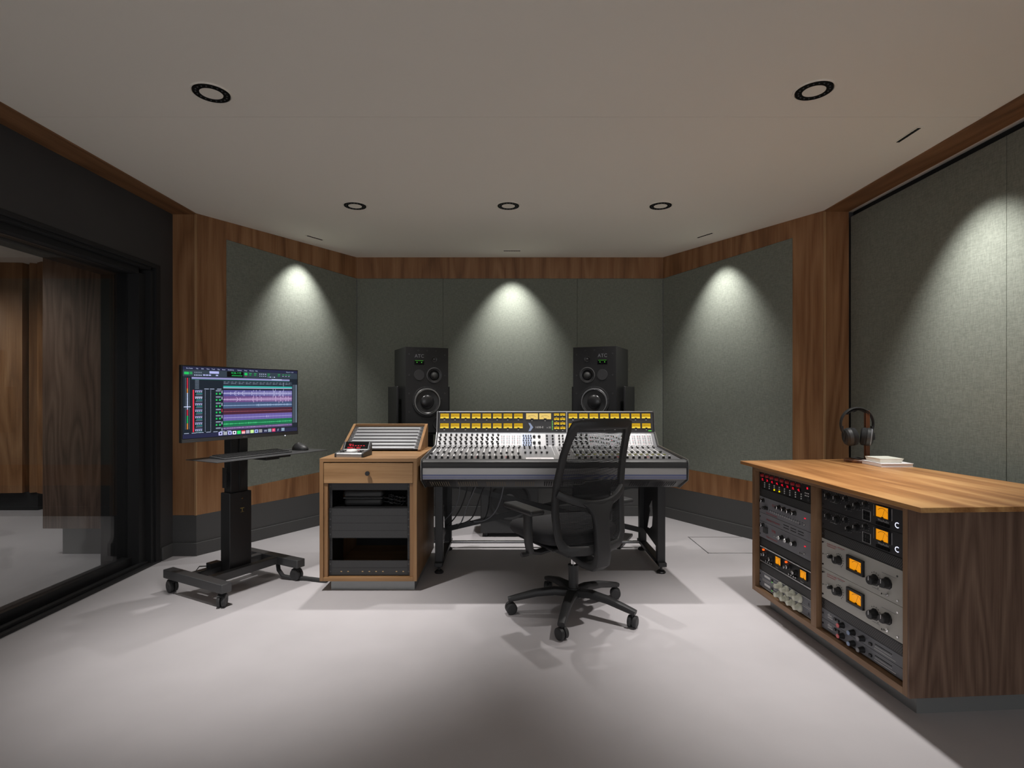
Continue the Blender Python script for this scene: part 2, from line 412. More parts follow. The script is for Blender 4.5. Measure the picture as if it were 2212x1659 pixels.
# sliding door
m = MB()
for a, b, x0, x1 in ((.0, .045, XL-.04, XL+.004), (.045, .075, XL-.085, XL-.012), (.075, .14, XL-.15, XL-.05)):
    m.box(x0, x1, OY1-b, OY1-a, 0, OZ-a, BLKM)
    m.box(x0, x1, OY0+a, OY0+b, 0, OZ-a, BLKM)
    m.box(x0, x1, OY0+b, OY1-b, OZ-b*.58, OZ-a*.58, BLKM)
m.box(XL-.32, XL-.15, OY1-.12, OY1, 0, OZ, BLKM).box(XL-.32, XL-.15, OY0, OY1-.12, OZ-.085, OZ, BLKM)
m.box(XL-.32, XL+.01, OY0, OY1, 0.0, .014, BLK).box(XL-.06, XL-.03, OY0, OY1-.05, .014, .03, BLK)
dr = struct('door_1', m, .002)
m = MB(); g0 = XL-.13
m.box(g0-.03, g0+.03, 1.20, OY1-.14, .014, .07, BLK).box(g0-.03, g0+.03, 1.20, OY1-.14, 1.955, 1.97, BLK)
m.box(g0-.03, g0+.03, 1.13, 1.20, .014, 1.97, BLK)
fr = obj('door_frame', m, dr, bevel=.002)
m = MB(); m.box(g0-.006, g0+.006, 1.20, OY1-.14, .07, 1.955, GLASS); pref(obj('glass_pane', m, dr), label='clear glass pane with faint reflections')
m = MB(); g1 = XL-.23; m.box(g1-.005, g1+.005, OY0+.05, OY1-.12, .014, 1.955, GLASS); obj('glass_pane', m, dr)
# live room beyond the glass
m = MB(); m.box(-7.2, -7.1, 2.5, 6.0, 0, H, DARKW).box(-7.1, -2.75, 5.60, 5.7, 0, H, DARKW).box(-7.1, -2.75, 1.0, 1.1, 0, H, DARKW); struct('wall_beyond', m)
def px(x, y): return (x-1106)/1183*y
k = 14
m = MB(); m.box(-6.8, px(78, 5.42), 5.44, 5.60, 0, .18, BLKM); struct('baseboard_beyond', m)
m = MB()
for a, b, dy in ((-300, 48, 0), (53, 76, .05), (80, 118, .0)):
    x0, x1 = px(a, 5.40), px(b, 5.40); n = max(2, int((x1-x0)/.12)+1)
    for j in range(n):
        u0, u1 = x0+(x1-x0)*j/n, x0+(x1-x0)*(j+1)/n
        f = lambda x: 5.40+dy-.05*math.sin(PI*(x-x0)/(x1-x0))
        m.add([(u0, f(u0), .18), (u1, f(u1), .18), (u1, f(u1), H), (u0, f(u0), H), (u0, 5.6, .18), (u1, 5.6, .18), (u1, 5.6, H), (u0, 5.6, H)],
              [(0,1,2,3), (7,6,5,4), (0,4,5,1), (2,6,7,3), (0,3,7,4), (1,5,6,2)], WAL)
struct('trim_13', m)
m = MB(); m.box(px(92, 3.91), -2.75, 3.91, 3.95, .195, H, WALD).box(px(92, 3.91), px(92, 3.91)+.02, 3.95, 4.3, .195, H, WALD); struct('trim_14', m, .002)
m = MB(); m.box(px(128, 3.93), -2.75, 3.96, 4.3, 0, .195, PLINTH).box(px(92, 3.91)+.02, -2.75, 3.951, 4.3, .195, H, PLINTH); struct('wall_beyond_near', m)
# floor access cover
m = MB(); x0, x1, y0, y1 = 1.42, 1.93, 3.97, 4.42
for a in ((x0, x1, y0, y0+.006), (x0, x1, y1-.006, y1), (x0, x0+.006, y0, y1), (x1-.006, x1, y0, y1)): m.box(*a, 0, .0025, ALU)
m.box(x0+.009, x1-.009, y0+.009, y1-.009, 0, .002, FLOOR)
tag(obj('floor_hatch', m), 'flush square access cover with thin metal rim in the floor right of the console', 'floor hatch')

# ------------------------------------------------------------------ ceiling fixtures
def downlight(x, y, label):
    t = thing('recessed_downlight', label, 'ceiling light', (x, y, H), group='ring downlights in the ceiling')
    m = MB(); m.lathe((0, 0, 0), (0, 0, -1), [(0, .084), (.004, .083), (.004, .077), (0, .075)], CEIL, 40)
    obj('trim_ring', m, t)
    m = MB(); m.lathe((0, 0, 0), (0, 0, -1), [(0, .0735), (.005, .073), (.0025, .060), (.005, .0465), (0, .046)], mat('lamp ring black', (.008, .008, .008), .7, spec=.1), 40)
    lr = obj('light_ring', m, t)
    m = MB()
    for k in range(18):
        a = 2*PI*k/18; m.cyl((.060*math.cos(a), .060*math.sin(a), -.0005), (.060*math.cos(a), .060*math.sin(a), -.0055), .0045, DGREY, .0030, n=8)
    obj('lens', m, lr)
    m = MB(); m.lathe((0, 0, 0), (0, 0, -1), [(0, .046), (.004, .0455), (.004, .0001)], CEIL, 40); obj('centre_disc', m, t)
for (x, y), lb in zip(DOWN, ('large ring downlight in the near left part of the ceiling', 'large ring downlight in the near right part of the ceiling',
                             'leftmost of the three small-looking ring downlights in the far row', 'middle ring downlight of the far row of three',
                             'rightmost of the three ring downlights in the far row')):
    downlight(x, y, lb)
for (x, y, a), lb in zip(SLOT, ('short black slot light in the ceiling above the left angled wall', 'slot light in the ceiling before the back wall, centred over the speakers',
                                'short black slot light in the ceiling above the right angled wall', 'wide black slot light in the ceiling near the right fabric wall')):
    t = thing('slot_light', lb, 'ceiling light', (x, y, H), a, group='slot lights washing the walls')
    m = MB(); m.box(-.085, .085, -.014, .014, -.003, 0, CEIL); obj('trim_plate', m, t)
    m = MB(); m.box(-.075, .075, -.008, .008, -.0045, -.003, BLKG)
    ap = obj('aperture', m, t)
    m = MB()
    for k in range(7): m.cyl((-.066+.022*k, 0, -.0045), (-.066+.022*k, 0, -.006), .006, BLKM, n=8)
    obj('lens', m, ap)

# ================================================================== RACK GEAR
U = .04445; RW = .4826
def make_knob(parent, x, z, r, kind='black', h=None, ang=None, pz=0.):
    h = h or r*1.3; ang = random.uniform(-1.9, 1.9) if ang is None else ang
    m = MB(); c = (x, pz, z); d = (0, -1, 0)
    if kind == 'black':
        m.lathe(c, d, [(0, r*1.15), (h*.18, r*1.1), (h*.25, r*.88), (h*.95, r*.78), (h, r*.7), (h, .0001)], BLK, 14)
        px_, pz_ = math.sin(ang), math.cos(ang)
        m.add([(x+px_*r*.2-pz_*r*.08, pz-h-.0004, z+pz_*r*.2+px_*r*.08), (x+px_*r*.2+pz_*r*.08, pz-h-.0004, z+pz_*r*.2-px_*r*.08),
               (x+px_*r*.7+pz_*r*.08, pz-h-.0004, z+pz_*r*.7-px_*r*.08), (x+px_*r*.7-pz_*r*.08, pz-h-.0004, z+pz_*r*.7+px_*r*.08)], [(0, 1, 2, 3)], WHT)
    elif kind == 'silvercap':
        m.lathe(c, d, [(0, r*1.1), (h*.2, r*1.05), (h*.3, r*.85), (h*.9, r*.8)], BLK, 14)
        m.lathe(c, d, [(h*.9, r*.8), (h, r*.7), (h, .0001)], CHR, 14)
    elif kind == 'cream':
        m.lathe(c, d, [(0, r*1.05), (h*.12, r*1.05), (h*.3, r*.85), (h*.35, r*.6), (h*.95, r*.52), (h, r*.46), (h, .0001)], CREAM, 20)
    elif kind in ('pink', 'blue', 'grey'):
        k = {'pink': PINK, 'blue': BLUK, 'grey': GREYP}[kind]
        m.lathe(c, d, [(0, r*1.1), (h*.5, r*.9), (h*.9, r*.8)], BLK, 14)
        m.lathe(c, d, [(h*.9, r*.8), (h, r*.72), (h, .0001)], k, 14)
    elif kind == 'fluted':
        n = 14
        for k in range(1):
            m.lathe(c, d, [(0, r*1.25), (h*.15, r*1.2), (h*.2, r), (h*.9, r*.92), (h, r*.8), (h, .0001)], BLK, 10)
        m.box(x-r*.09, x+r*.09, pz-h-.0005, pz-h*.9, z, z+r*.85, WHT)
    elif kind == 'red':
        m.lathe(c, d, [(0, r*1.05), (h*.3, r), (h*.9, r*.85)], REDP, 12)
        m.lathe(c, d, [(h*.9, r*.85), (h, r*.7), (h, .0001)], REDP, 12)
    return obj('knob', m, parent)
def toggle(parent, x, z):
    m = MB(); m.cyl((x, 0, z), (x, -.006, z), .006, CHR, n=10).cyl((x, -.005, z), (x-.003, -.024, z+.005), .0022, CHR, .0034, n=8); return obj('toggle_switch', m, parent)
def meter(parent, x, z, w_, h_, mt=AMB, bez=.004, dep=.006):
    m = MB()
    m.box(x-w_/2-bez, x+w_/2+bez, -dep, 0, z-h_/2-bez, z-h_/2, BLK).box(x-w_/2-bez, x+w_/2+bez, -dep, 0, z+h_/2, z+h_/2+bez, BLK)
    m.box(x-w_/2-bez, x-w_/2, -dep, 0, z-h_/2, z+h_/2, BLK).box(x+w_/2, x+w_/2+bez, -dep, 0, z-h_/2, z+h_/2, BLK)
    o = obj('meter', m, parent, bevel=.0008, seg=1)
    m = MB(); m.box(x-w_/2, x+w_/2, -.0012, 0, z-h_/2, z+h_/2, mt); 
    # scale arc and needle
    for k in range(8):
        a = -0.75+1.5*k/7; b = -0.75+1.5*(k+.75)/7; r = h_*.75; q = r*.06
        zc = z-h_*.42
        m.add([(x+math.sin(a)*r, -.0016, zc+math.cos(a)*r), (x+math.sin(b)*r, -.0016, zc+math.cos(b)*r), (x+math.sin(b)*(r+q), -.0016, zc+math.cos(b)*(r+q)), (x+math.sin(a)*(r+q), -.0016, zc+math.cos(a)*(r+q))], [(0, 1, 2, 3)], BLK if k < 5 else REDP)
    m.cyl((x, -.002, z-h_*.42), (x+h_*.28, -.002, z+h_*.3), .0004, BLK, n=4)
    m.box(x-w_*.08, x+w_*.08, -.002, -.0012, z-h_*.5, z-h_*.42, BLK)
    obj('meter_face', m, o); return o
def unit(name, label, cat, units, cabloc, zbot, pm, draw, group=None, screws=True, depth=.18):
    """cabloc: (x,y,rz) plan position of the centre of the bay face"""
    t = thing(name, label, cat, (cabloc[0], cabloc[1], zbot), cabloc[2], group)
    h = units*U-.0012; m = MB()
    m.box(-RW/2, RW/2, 0, .004, .0006, h, pm)
    if screws:
        for sx in (-1, 1):
            for z in ([U*.5] if units == 1 else [U*.4, units*U-U*.4]):
                m.cyl((sx*(RW/2-.008), 0, z), (sx*(RW/2-.008), -.0025, z), .0042, BLK if pm is not GREYP else DGREY, n=8)
    draw(t, m, h)
    obj('front_panel', m, t)
    if depth:
        m = MB(); m.box(-.215, .215, .0042, depth, .003, h-.003, DGREY); obj('chassis', m, t)
    return t
def vent_units(t, m, h):
    pass
def vent(label, cabloc, zbot, n=1, name='vent_panel'):
    t = thing(name, label, 'rack panel', (cabloc[0], cabloc[1], zbot), cabloc[2], 'perforated vent panels between the rack units')
    h = n*U-.0012; m = MB(); m.box(-RW/2, RW/2, 0, .003, .0006, h, BLK); m.box(-RW/2+.02, RW/2-.02, -.0006, .0, .004, h-.003, PERF)
    for sx in (-1, 1): m.cyl((sx*(RW/2-.008), 0, h/2), (sx*(RW/2-.008), -.0025, h/2), .0042, DGREY, n=8)
    obj('front_panel', m, t); return t

# ---- right cabinet geometry: body face line  X = 1.40-.068*(Y-1.93)
RZ = math.atan2(-.998, .068)
ex = Vector((math.cos(RZ), math.sin(RZ), 0)); ey = Vector((-math.sin(RZ), math.cos(RZ), 0))
F0 = Vector((1.40+.068*-1.092, 3.022, 0))            # far end of face
LEN = 1.094
cab = thing('equipment_cabinet', 'long walnut rack cabinet with overhanging top and two bays of studio gear', 'cabinet', tuple(F0), RZ)
T = .022; zb, zt = .083, .762
def L2W(x, y): p = F0+ex*x+ey*y; return (p.x, p.y)
def W2L(X, Y): d = Vector((X, Y, 0))-F0; return (d.dot(ex), d.dot(ey))
SLAB = [W2L(*p) for p in ((1.290, 3.095), (2.025, 3.19), (2.215, 1.868), (1.361, 1.822))]
m = MB(); m.prism(SLAB, 'z', zt, zt+.018, WALT)
TOPM = wood('walnut table top across', (.18, .075, .026), (.36, .17, .062), (.55, .31, .125), 'X', .34, 1.0, 5)
m = MB(); m.prism(SLAB, 'z', zt, zt+.018, TOPM); obj('table_top', m, cab, bevel=.0015)
EDGE = wood('walnut edge', (.16, .085, .045), (.26, .15, .08), (.36, .22, .125), 'Z', .5)
EDGEX = wood('walnut edge long', (.16, .085, .045), (.26, .15, .08), (.36, .22, .125), 'X', .5)
bayw = (LEN-.03-.04-.03)/2
x0a, x1a = .03, .03+bayw; x0b, x1b = x1a+.04, LEN-.03
back = .60
m = MB(); m.box(0, .03, 0, back, zb, zt, EDGE); obj('side_panel', m, cab, bevel=.001)
m = MB(); m.box(x1a, x0b, 0, back, zb+.026, zt-.022, EDGE); obj('divider', m, cab, bevel=.001)
m = MB(); m.box(LEN-.03, LEN-.008, 0, back+.05, zb, zt, EDGE); m.box(LEN-.008, LEN, .0, back+.1, zb, zt, WALD); pref(obj('side_panel', m, cab, bevel=.001), label='dark figured walnut end panel')
m = MB(); m.box(.03, LEN-.03, 0, back, zb, zb+.026, EDGEX); obj('bottom_panel', m, cab, bevel=.001)
m = MB(); m.box(.03, LEN-.03, 0, back, zt-.022, zt, EDGEX); obj('top_rail', m, cab, bevel=.001)
m = MB(); m.box(.03, LEN-.03, back-.02, back, zb+.026, zt-.022, WALD); obj('back_panel', m, cab)
STEEL = mat('plinth steel', (.30, .31, .31), .4, .5)
m = MB(); m.box(.06, LEN-.05, .07, back-.02, 0, zb, STEEL); obj('plinth', m, cab)
for a, b in ((x0a, x1a), (x0b, x1b)):
    for q in (a+.0002, b-.0182):
        m = MB(); m.box(q, q+.018, .030, .034, zb+.026, zt-.022, BLK)
        for k in range(14): m.cyl((q+.009, .03, zb+.05+k*U), (q+.009, .0285, zb+.05+k*U), .003, DGREY, n=6)
        obj('rack_rail', m, cab)
RECE = .022
def bay(x0, x1): p = F0+ex*((x0+x1)/2)+ey*RECE; return (p.x, p.y, RZ)
BA, BB = bay(x0a, x1a), bay(x0b, x1b)
ZT = zt-.0235        # top of both stacks
# ---------- left (far) bay from the top
def d_pre(t, m, h):
    for i in range(8):
        x = -.205+i*.047
        make_knob(t, x, h*.80, .0085, 'red', .014)
        m.box(x-.016, x+.014, -.001, 0, h*.46, h*.66, BLKG)
        m.text(str(random.randint(28, 52))+'.', (x-.012, -.0016, h*.48), .017, REDL)
        for k in range(3):
            m.cyl((x+.018, 0, h*(.36-.12*k)), (x+.018, -.003, h*(.36-.12*k)), .0034, YLWL if (k == 2 and i in (2, 3)) else WHT, n=8)
        m.text('dB', (x+.014, -.0008, h*.9), .005, WHT)
    m.box(.185, .193, -.0015, 0, h*.72, h*.82, REDL)
    for k in range(6): m.cyl((.175+.012*(k % 3), 0, h*(.5-.14*(k//3))), (.175+.012*(k % 3), -.003, h*(.5-.14*(k//3))), .003, WHT, n=6)
    m.cyl((.20, 0, h*.2), (.20, -.004, h*.2), .009, DGREY, n=14)
z = ZT-2*U; unit('preamp_unit', 'black preamp with eight red displays at the top of the far rack bay', 'rack unit', 2, BA, z, BLK, d_pre)
z -= U; vent('perforated black blank directly below the unit with red displays', BA, z)
def d_eq(t, m, h):
    make_knob(t, -.20, h*.78, .0105, 'silvercap', .02)
    for x in (-.182, -.165): make_knob(t, x, h*.38, .009, 'black', .018)
    for x in (-.045, 0, .045, .09): make_knob(t, x, h*.72, .0115, 'silvercap', .022)
    m.text('ELC', (-.115, -.0008, h*.62), .018, REDP)
    m.text('Retro Instruments', (-.17, -.0008, h*.06), .014, REDP)
    for k in range(16):
        x = -.13+.019*k; m.cyl((x, 0, h*.36), (x, -.005, h*.36), .0028, CHR, n=6)
        m.box(x-.005, x+.004, -.0008, 0, h*.24, h*.27, WHT)
    m.box(.168, .176, -.003, 0, h*.62, h*.67, REDL)
    toggle(t, .17, h*.28)
def d_line(t, m, h):
    m.text('Analogue Industries', (-.17, -.0008, h*.35), .016, REDP)
    for r in range(2):
        for c in range(3): m.box(-.01+c*.062, .036+c*.062, -.0007, 0, h*(.62-.3*r), h*(.70-.3*r), BLKM)
def d_vnb(t, m, h):
    make_knob(t, -.20, h*.8, .0105, 'silvercap', .02)
    m.box(-.185, -.155, -.012, 0, h*.4, h*.72, DGREY)
    m.text('VMB', (-.12, -.0008, h*.6), .02, REDP); m.text('Retro Instruments', (-.17, -.0008, h*.14), .014, REDP)
    for x in (-.02, .035, .09): make_knob(t, x, h*.55, .0125, 'silvercap', .024)
    m.box(.168, .176, -.003, 0, h*.64, h*.69, REDL); toggle(t, .17, h*.25)
    for x in (-.1, -.08): m.box(x, x+.012, -.0008, 0, h*.4, h*.42, WHT)
z -= 2*U; unit('equalizer_unit', 'grey rack unit with four silver-capped knobs and a row of small trim pots', 'rack unit', 2, BA, z, GREYP, d_eq)
z -= U; unit('slotted_panel', 'grey one-unit strip with six black slots and red lettering', 'rack unit', 1, BA, z, GREYP, d_line)
z -= 2*U; unit('compressor_unit', 'grey rack unit with three silver-capped knobs, below the slotted strip', 'rack unit', 2, BA, z, GREYP, d_vnb)
z -= U; vent('perforated black blank between grey unit and the white-edged black compressor', BA, z)
def d_st(t, m, h):
    m.box(-RW/2+.012, RW/2-.012, -.003, 0, h-.006, h-.002, WHT); m.box(-RW/2+.012, RW/2-.012, -.003, 0, .003, .010, ALU)
    for o in (-.215, .0):
        m.cyl((o+.02, 0, h*.82), (o+.02, -.008, h*.82), .0055, ORL, n=10)
        for dx, dz, r in ((.012, .5, .009), (.042, .62, .012), (.095, .5, .012), (.05, .25, .006), (.07, .25, .006), (.09, .25, .006), (.106, .25, .006)):
            make_knob(t, o+dx, h*dz, r, 'silvercap', r*1.7)
        meter(t, o+.16, h*.62, .052, .038, AMB)
        m.text('Zener', (o+.135, -.0008, h*.16), .010, WHT)
z -= 2*U; unit('stereo_compressor', 'black white-edged dual compressor with two amber meters and orange lamps', 'rack unit', 2, BA, z, BLK, d_st)
z -= U; vent('perforated black blank above the pair of units with cream knobs', BA, z)
def d_cream(t, m, h):
    for k in range(4): make_knob(t, -.035+.055*k, h*.5, .0205, 'cream', .034)
    m.box(-.19, -.135, -.0009, 0, h*.4, h*.66, WHT)
    for k in range(12):
        m.box(-.125+.006*k, -.122+.006*k, -.0008, 0, h*.25, h*.34, WHT); m.box(-.10+.005*k, -.098+.005*k, -.0008, 0, h*.6, h*.66, WHT)
    m.box(-.12, -.105, -.003, 0, h*.46, h*.66, BLK); m.cyl((-.115, 0, h*.3), (-.115, -.002, h*.3), .003, GRNL, n=6)
    m.cyl((-.05, 0, h*.8), (-.05, -.002, h*.8), .0025, REDL, n=6)
    m.text('R', (.195, -.0008, h*.25), .022, BLKM); m.box(-.21, .22, -.0007, 0, h*.04, h*.07, WHT).box(-.21, .22, -.0007, 0, h*.93, h*.96, WHT)
z -= U; unit('dynamics_unit', 'slate unit with four cream knobs, upper of the cream-knobbed pair', 'rack unit', 1, BA, z, DGP, d_cream, 'units with cream knobs')
z -= U; unit('dynamics_unit', 'slate unit with four cream knobs, lower of the pair at the far bay bottom', 'rack unit', 1, BA, z, DGP, d_cream, 'units with cream knobs')
# ---------- right (near) bay
def d_blackc(t, m, h):
    for x, zz, r in ((-.195, .66, .014), (-.135, .66, .0155), (-.08, .78, .011), (-.065, .40, .0115), (-.015, .60, .014), (.035, .78, .0115)):
        make_knob(t, x, h*zz, r, 'fluted', r*1.3)
        for k in range(9):
            a = -2.2+4.4*k/8; rr = r*1.55
            m.box(x+math.sin(a)*rr-.0006, x+math.sin(a)*rr+.0006, -.0008, 0, h*zz+math.cos(a)*rr-.0006, h*zz+math.cos(a)*rr+.0006, WHT)
    m.box(-.185, -.14, -.0008, 0, h*.43, h*.438, WHT)
    for r in range(2):
        for c in range(3): m.box(.022+c*.012, .031+c*.012, -.003, 0, h*(.12+.2*r), h*(.26+.2*r), BLKG)
    for a in ((.016, .061, .08, .087), (.016, .061, .53, .537), (.016, .0172, .08, .537), (.0598, .061, .08, .537)): m.box(a[0], a[1], -.0008, 0, h*a[2], h*a[3], WHT)
    meter(t, .125, h*.66, .066, .042, AMB)
    m.box(.078, .079, -.0008, 0, h*.4, h*.9, WHT); m.box(.171, .172, -.0008, 0, h*.4, h*.9, WHT)
    m.text('WesAudio', (.10, -.0008, h*.24), .013, WHT)
    for k in range(4): m.box(.095+.017*k, .11+.017*k, -.005, 0, h*.08, h*.2, BLKG)
    m.text('C', (.185, -.0012, h*.18), .030, WHL)
z = ZT-2*U; unit('bus_compressor', 'black compressor with amber meter, top unit of the near rack bay', 'rack unit', 2, BB, z, RACKB, d_blackc, 'black compressors with a lit ring')
z -= 2*U; unit('bus_compressor', 'black compressor with amber meter, second unit down in the near rack bay', 'rack unit', 2, BB, z, RACKB, d_blackc, 'black compressors with a lit ring')
z -= U; vent('perforated black blank between the black compressor and the silver units', BB, z)
def d_silver(t, m, h):
    toggle(t, -.195, h*.52); make_knob(t, -.175, h*.50, .0085, 'black', .018)
    make_knob(t, -.125, h*.50, .0165, 'fluted', .026)
    meter(t, -.02, h*.58, .078, .044, AMB, .010, .010)
    make_knob(t, .085, h*.40, .0185, 'fluted', .028); make_knob(t, .15, h*.48, .0185, 'fluted', .028); toggle(t, .152, h*.15)
    for x, zz, r in ((-.125, .5, .027), (.085, .4, .030)):
        for k in range(9):
            a = -.6+3.2*k/8; m.box(x+math.sin(a)*r-.0015, x+math.sin(a)*r+.0015, -.0008, 0, h*zz+math.cos(a)*r-.0015, h*zz+math.cos(a)*r+.0015, BLK)
    m.text('AUDIOSCAPE', (-.205, -.0008, h*.85), .0105, REDP)
    m.box(-.205, -.150, -.0008, 0, h*.80, h*.812, REDP); m.box(-.135, -.09, -.0008, 0, h*.90, h*.912, REDP)
    m.add([(-.151, -.0008, h*.80), (-.149, -.0008, h*.81), (-.134, -.0008, h*.912), (-.136, -.0008, h*.90)], [(0, 1, 2, 3)], REDP)
    m.box(-.13, -.10, -.0008, 0, h*.86, h*.868, GREYP); m.box(.12, .19, -.0008, 0, h*.72, h*.726, GREYP); m.box(.07, .11, -.0008, 0, h*.16, h*.166, GREYP)
    for x, zz in ((-.22, .9), (.2, .80), (.2, .12)): m.cyl((x, 0, h*zz), (x, -.003, h*zz), .004, CHR, n=8)
z -= 3*U; unit('leveling_amplifier', 'silver three-unit compressor with amber meter, upper of the pair', 'rack unit', 3, BB, z, SILVP, d_silver, 'silver compressors')
z -= 3*U; unit('leveling_amplifier', 'silver three-unit compressor with amber meter, lower of the pair', 'rack unit', 3, BB, z, SILVP, d_silver, 'silver compressors')
z -= U; vent('perforated black blank under the lower silver compressor', BB, z)
def d_dbx(t, m, h):
    m.text('dbx', (-.20, -.0008, h*.52), .018, WHT); m.box(-.20, -.168, -.0008, 0, h*.36, h*.42, WHT)
    for x in (-.155, -.135): m.box(x, x+.013, -.006, 0, h*.55, h*.75, BLK)
    make_knob(t, -.10, h*.5, .0115, 'pink', .026); make_knob(t, -.035, h*.45, .0115, 'blue', .026); make_knob(t, .02, h*.45, .0115, 'grey', .026)
    m.box(.055, .07, -.006, 0, h*.3, h*.5, BLK)
    for k in range(22): m.box(.085+.004*k, .087+.004*k, -.0008, 0, h*.60, h*.68, BLKM); m.box(.085+.004*k, .087+.004*k, -.0008, 0, h*.42, h*.47, WHT)
    m.box(.08, .19, -.0008, 0, h*.2, h*.24, WHT)
z -= U; unit('preamp_channel', 'slate one-unit preamp with coral, blue and grey capped knobs, upper of the pair', 'rack unit', 1, BB, z, DGP, d_dbx, 'slate preamps with coloured knobs')
z -= U; unit('preamp_channel', 'slate one-unit preamp with coral, blue and grey capped knobs, bottom of the near bay', 'rack unit', 1, BB, z, DGP, d_dbx, 'slate preamps with coloured knobs')

# ---------- on the cabinet: headphones on stand, book, tray
ZS = zt+.018
WALB = wood('walnut stand', (.07, .025, .012), (.13, .05, .022), (.20, .085, .04), 'Z', .4, 2.)
hs = thing('headphone_stand', 'small walnut headphone stand with a round base on the cabinet top', 'headphone stand', (1.925, 3.04, ZS), 0)
m = MB(); m.lathe((0, 0, 0), (0, 0, 1), [(0, .0001), (0, .068), (.003, .071), (.013, .071), (.016, .068), (.016, .0001)], WALB, 28); obj('base', m, hs)
m = MB(); m.box(.035, .056, -.010, .012, .0158, .286, WALB); obj('post', m, hs, bevel=.002)
m = MB(); m.sweep([(.046, .0, .284), (.02, 0, .292), (-.01, 0, .290), (-.03, 0, .28)], .012, .005, BLK, up=(0, 0, 1)); obj('cradle', m, hs)
cbl = MB(); pts = []
for k in range(40):
    a = k*.7; r = .028+.010*math.sin(k*1.3); pts.append((-.008+r*math.cos(a), .0+r*math.sin(a)*.8, .0195+.0016*(k % 3)))
hp = thing('headphones', 'black over-ear headphones hanging on the walnut stand', 'headphones', (1.925, 3.04, ZS), 0)
cbl.tube(pts, .0018, BLK, 6)
tag(obj('cable', cbl, None), 'thin black cable coiled on the base of the headphone stand', 'cable').location = (1.925, 3.04, ZS)
# headband arc tilted a little toward the camera
hc = Vector((-.010, 0, .205)); R = .0905
m = MB(); pts = []; rx = []
for k in range(25):
    a = -.15*PI+1.30*PI*k/24; sx = math.cos(a)*R; sz = math.sin(a)*R
    pts.append((hc.x+sx, hc.y-.02*math.cos(a)*0, hc.z+.005+sz)); rx.append(.011+.006*max(0, math.sin(a)))
m.sweep(pts, .005, [.010+.006*max(0, math.sin(-.15*PI+1.3*PI*k/24)) for k in range(25)], BLKP, up=(0, 1, 0), n=12)
hb = obj('headband', m, hp)
m = MB(); m.sweep([(hc.x+math.cos(a)*(R-.009), 0, hc.z+.004+math.sin(a)*(R-.009)) for a in [PI*(.25+.5*k/10) for k in range(11)]], .005, .013, BLKM, up=(0, 1, 0), n=10); obj('headband_cushion', m, hb)
for sx in (-1, 1):
    c = Vector((hc.x+sx*.036, -.012, .142)); ax = Vector((sx*.80, -.50 if sx > 0 else .12, -.10)).normalized()
    m = MB(); m.lathe(c, ax, [(-.018, .024), (-.022, .036), (-.016, .047), (-.002, .050), (.006, .047)], BLKM, 28)
    e = obj('ear_cushion', m, hp)
    m = MB(); m.lathe(c, ax, [(.004, .045), (.010, .051), (.026, .048), (.036, .040), (.040, .028), (.040, .0001)], BLKP, 28)
    if sx > 0: m.lathe(c, ax, [(.027, .0485), (.032, .0455)], GREYP, 28)
    obj('ear_cup', m, hp)
    m = MB(); e1 = Vector(pts[0] if sx > 0 else pts[-1])
    m.sweep([e1+Vector((0, 0, .03)), e1, c+ax*.042+Vector((0, 0, .02)), c+ax*.043+Vector((0, 0, -.012))], .004, .008, BLK, up=(0, 1, 0)); obj('yoke', m, hp)
bk = thing('book', 'thick white book lying flat beside the headphone stand', 'book', (1.985, 2.90, ZS), math.radians(0))
m = MB(); m.box(-.082, .082, -.076, .080, .002, .0165, PAPER); obj('pages', m, bk)
m = MB(); m.box(-.084, .084, -.080, .084, .0, .002, PAPER).box(-.084, .084, -.080, .084, .0165, .0190, PAPER).box(-.084, -.0822, -.080, .084, .0, .019, PAPER); obj('cover', m, bk, bevel=.0006)
m = MB(); q0, q1 = .054, .063
vs = [(-q0-.004, -q0, .0), (q0-.004, -q0, 0), (q0-.004, q0, 0), (-q0-.004, q0, 0), (-q1, -q1+.004, .022), (q1, -q1+.004, .022), (q1, q1, .022), (-q1, q1, .022)]
m.add(vs, [(3, 2, 1, 0), (0, 1, 5, 4), (1, 2, 6, 5), (2, 3, 7, 6), (3, 0, 4, 7)], LCREAM)
i0 = [(x*.95, y*.95, .0195 if z_ > .01 else .005) for x, y, z_ in vs]
m.add(vs[4:]+i0[4:], [(0, 1, 5, 4), (1, 2, 6, 5), (2, 3, 7, 6), (3, 0, 4, 7), (4, 5, 6, 7)], LCREAM)
o = tag(obj('shallow_tray', m), 'small cream tray with flared sides on top of the white book', 'tray'); o.location = (1.975, 2.905, ZS+.0192)

# ================================================================== LEFT CABINET
CX0, CX1, CY0, CY1 = -1.125, -.556, 3.20, 3.90
lc = thing('rack_cabinet', 'light wood rack cabinet with one drawer and sloping patch bay housing', 'cabinet', (CX0, CY0, 0))
Wc = CX1-CX0; Dc = CY1-CY0; z0, z1 = .062, .781; t_ = .022
m = MB(); m.box(0, t_, 0, Dc, z0, z1-t_, OAKZ); obj('side_panel', m, lc, bevel=.0015)
m = MB(); m.box(Wc-t_, Wc, 0, Dc, z0, z1-t_, OAKZ); obj('side_panel', m, lc, bevel=.0015)
m = MB(); m.box(0, Wc, 0, Dc, z1-t_, z1, OAK); obj('top_panel', m, lc, bevel=.0015)
m = MB(); m.box(t_, Wc-t_, 0, Dc, z0, z0+t_, OAK); obj('bottom_panel', m, lc, bevel=.0015)
m = MB(); m.box(t_, Wc-t_, Dc-.015, Dc, z0+t_, z1-t_, BLKM); obj('back_panel', m, lc)
m = MB(); m.box(.055, Wc-.02, .04, Dc-.04, 0, z0, STEEL); obj('plinth', m, lc)
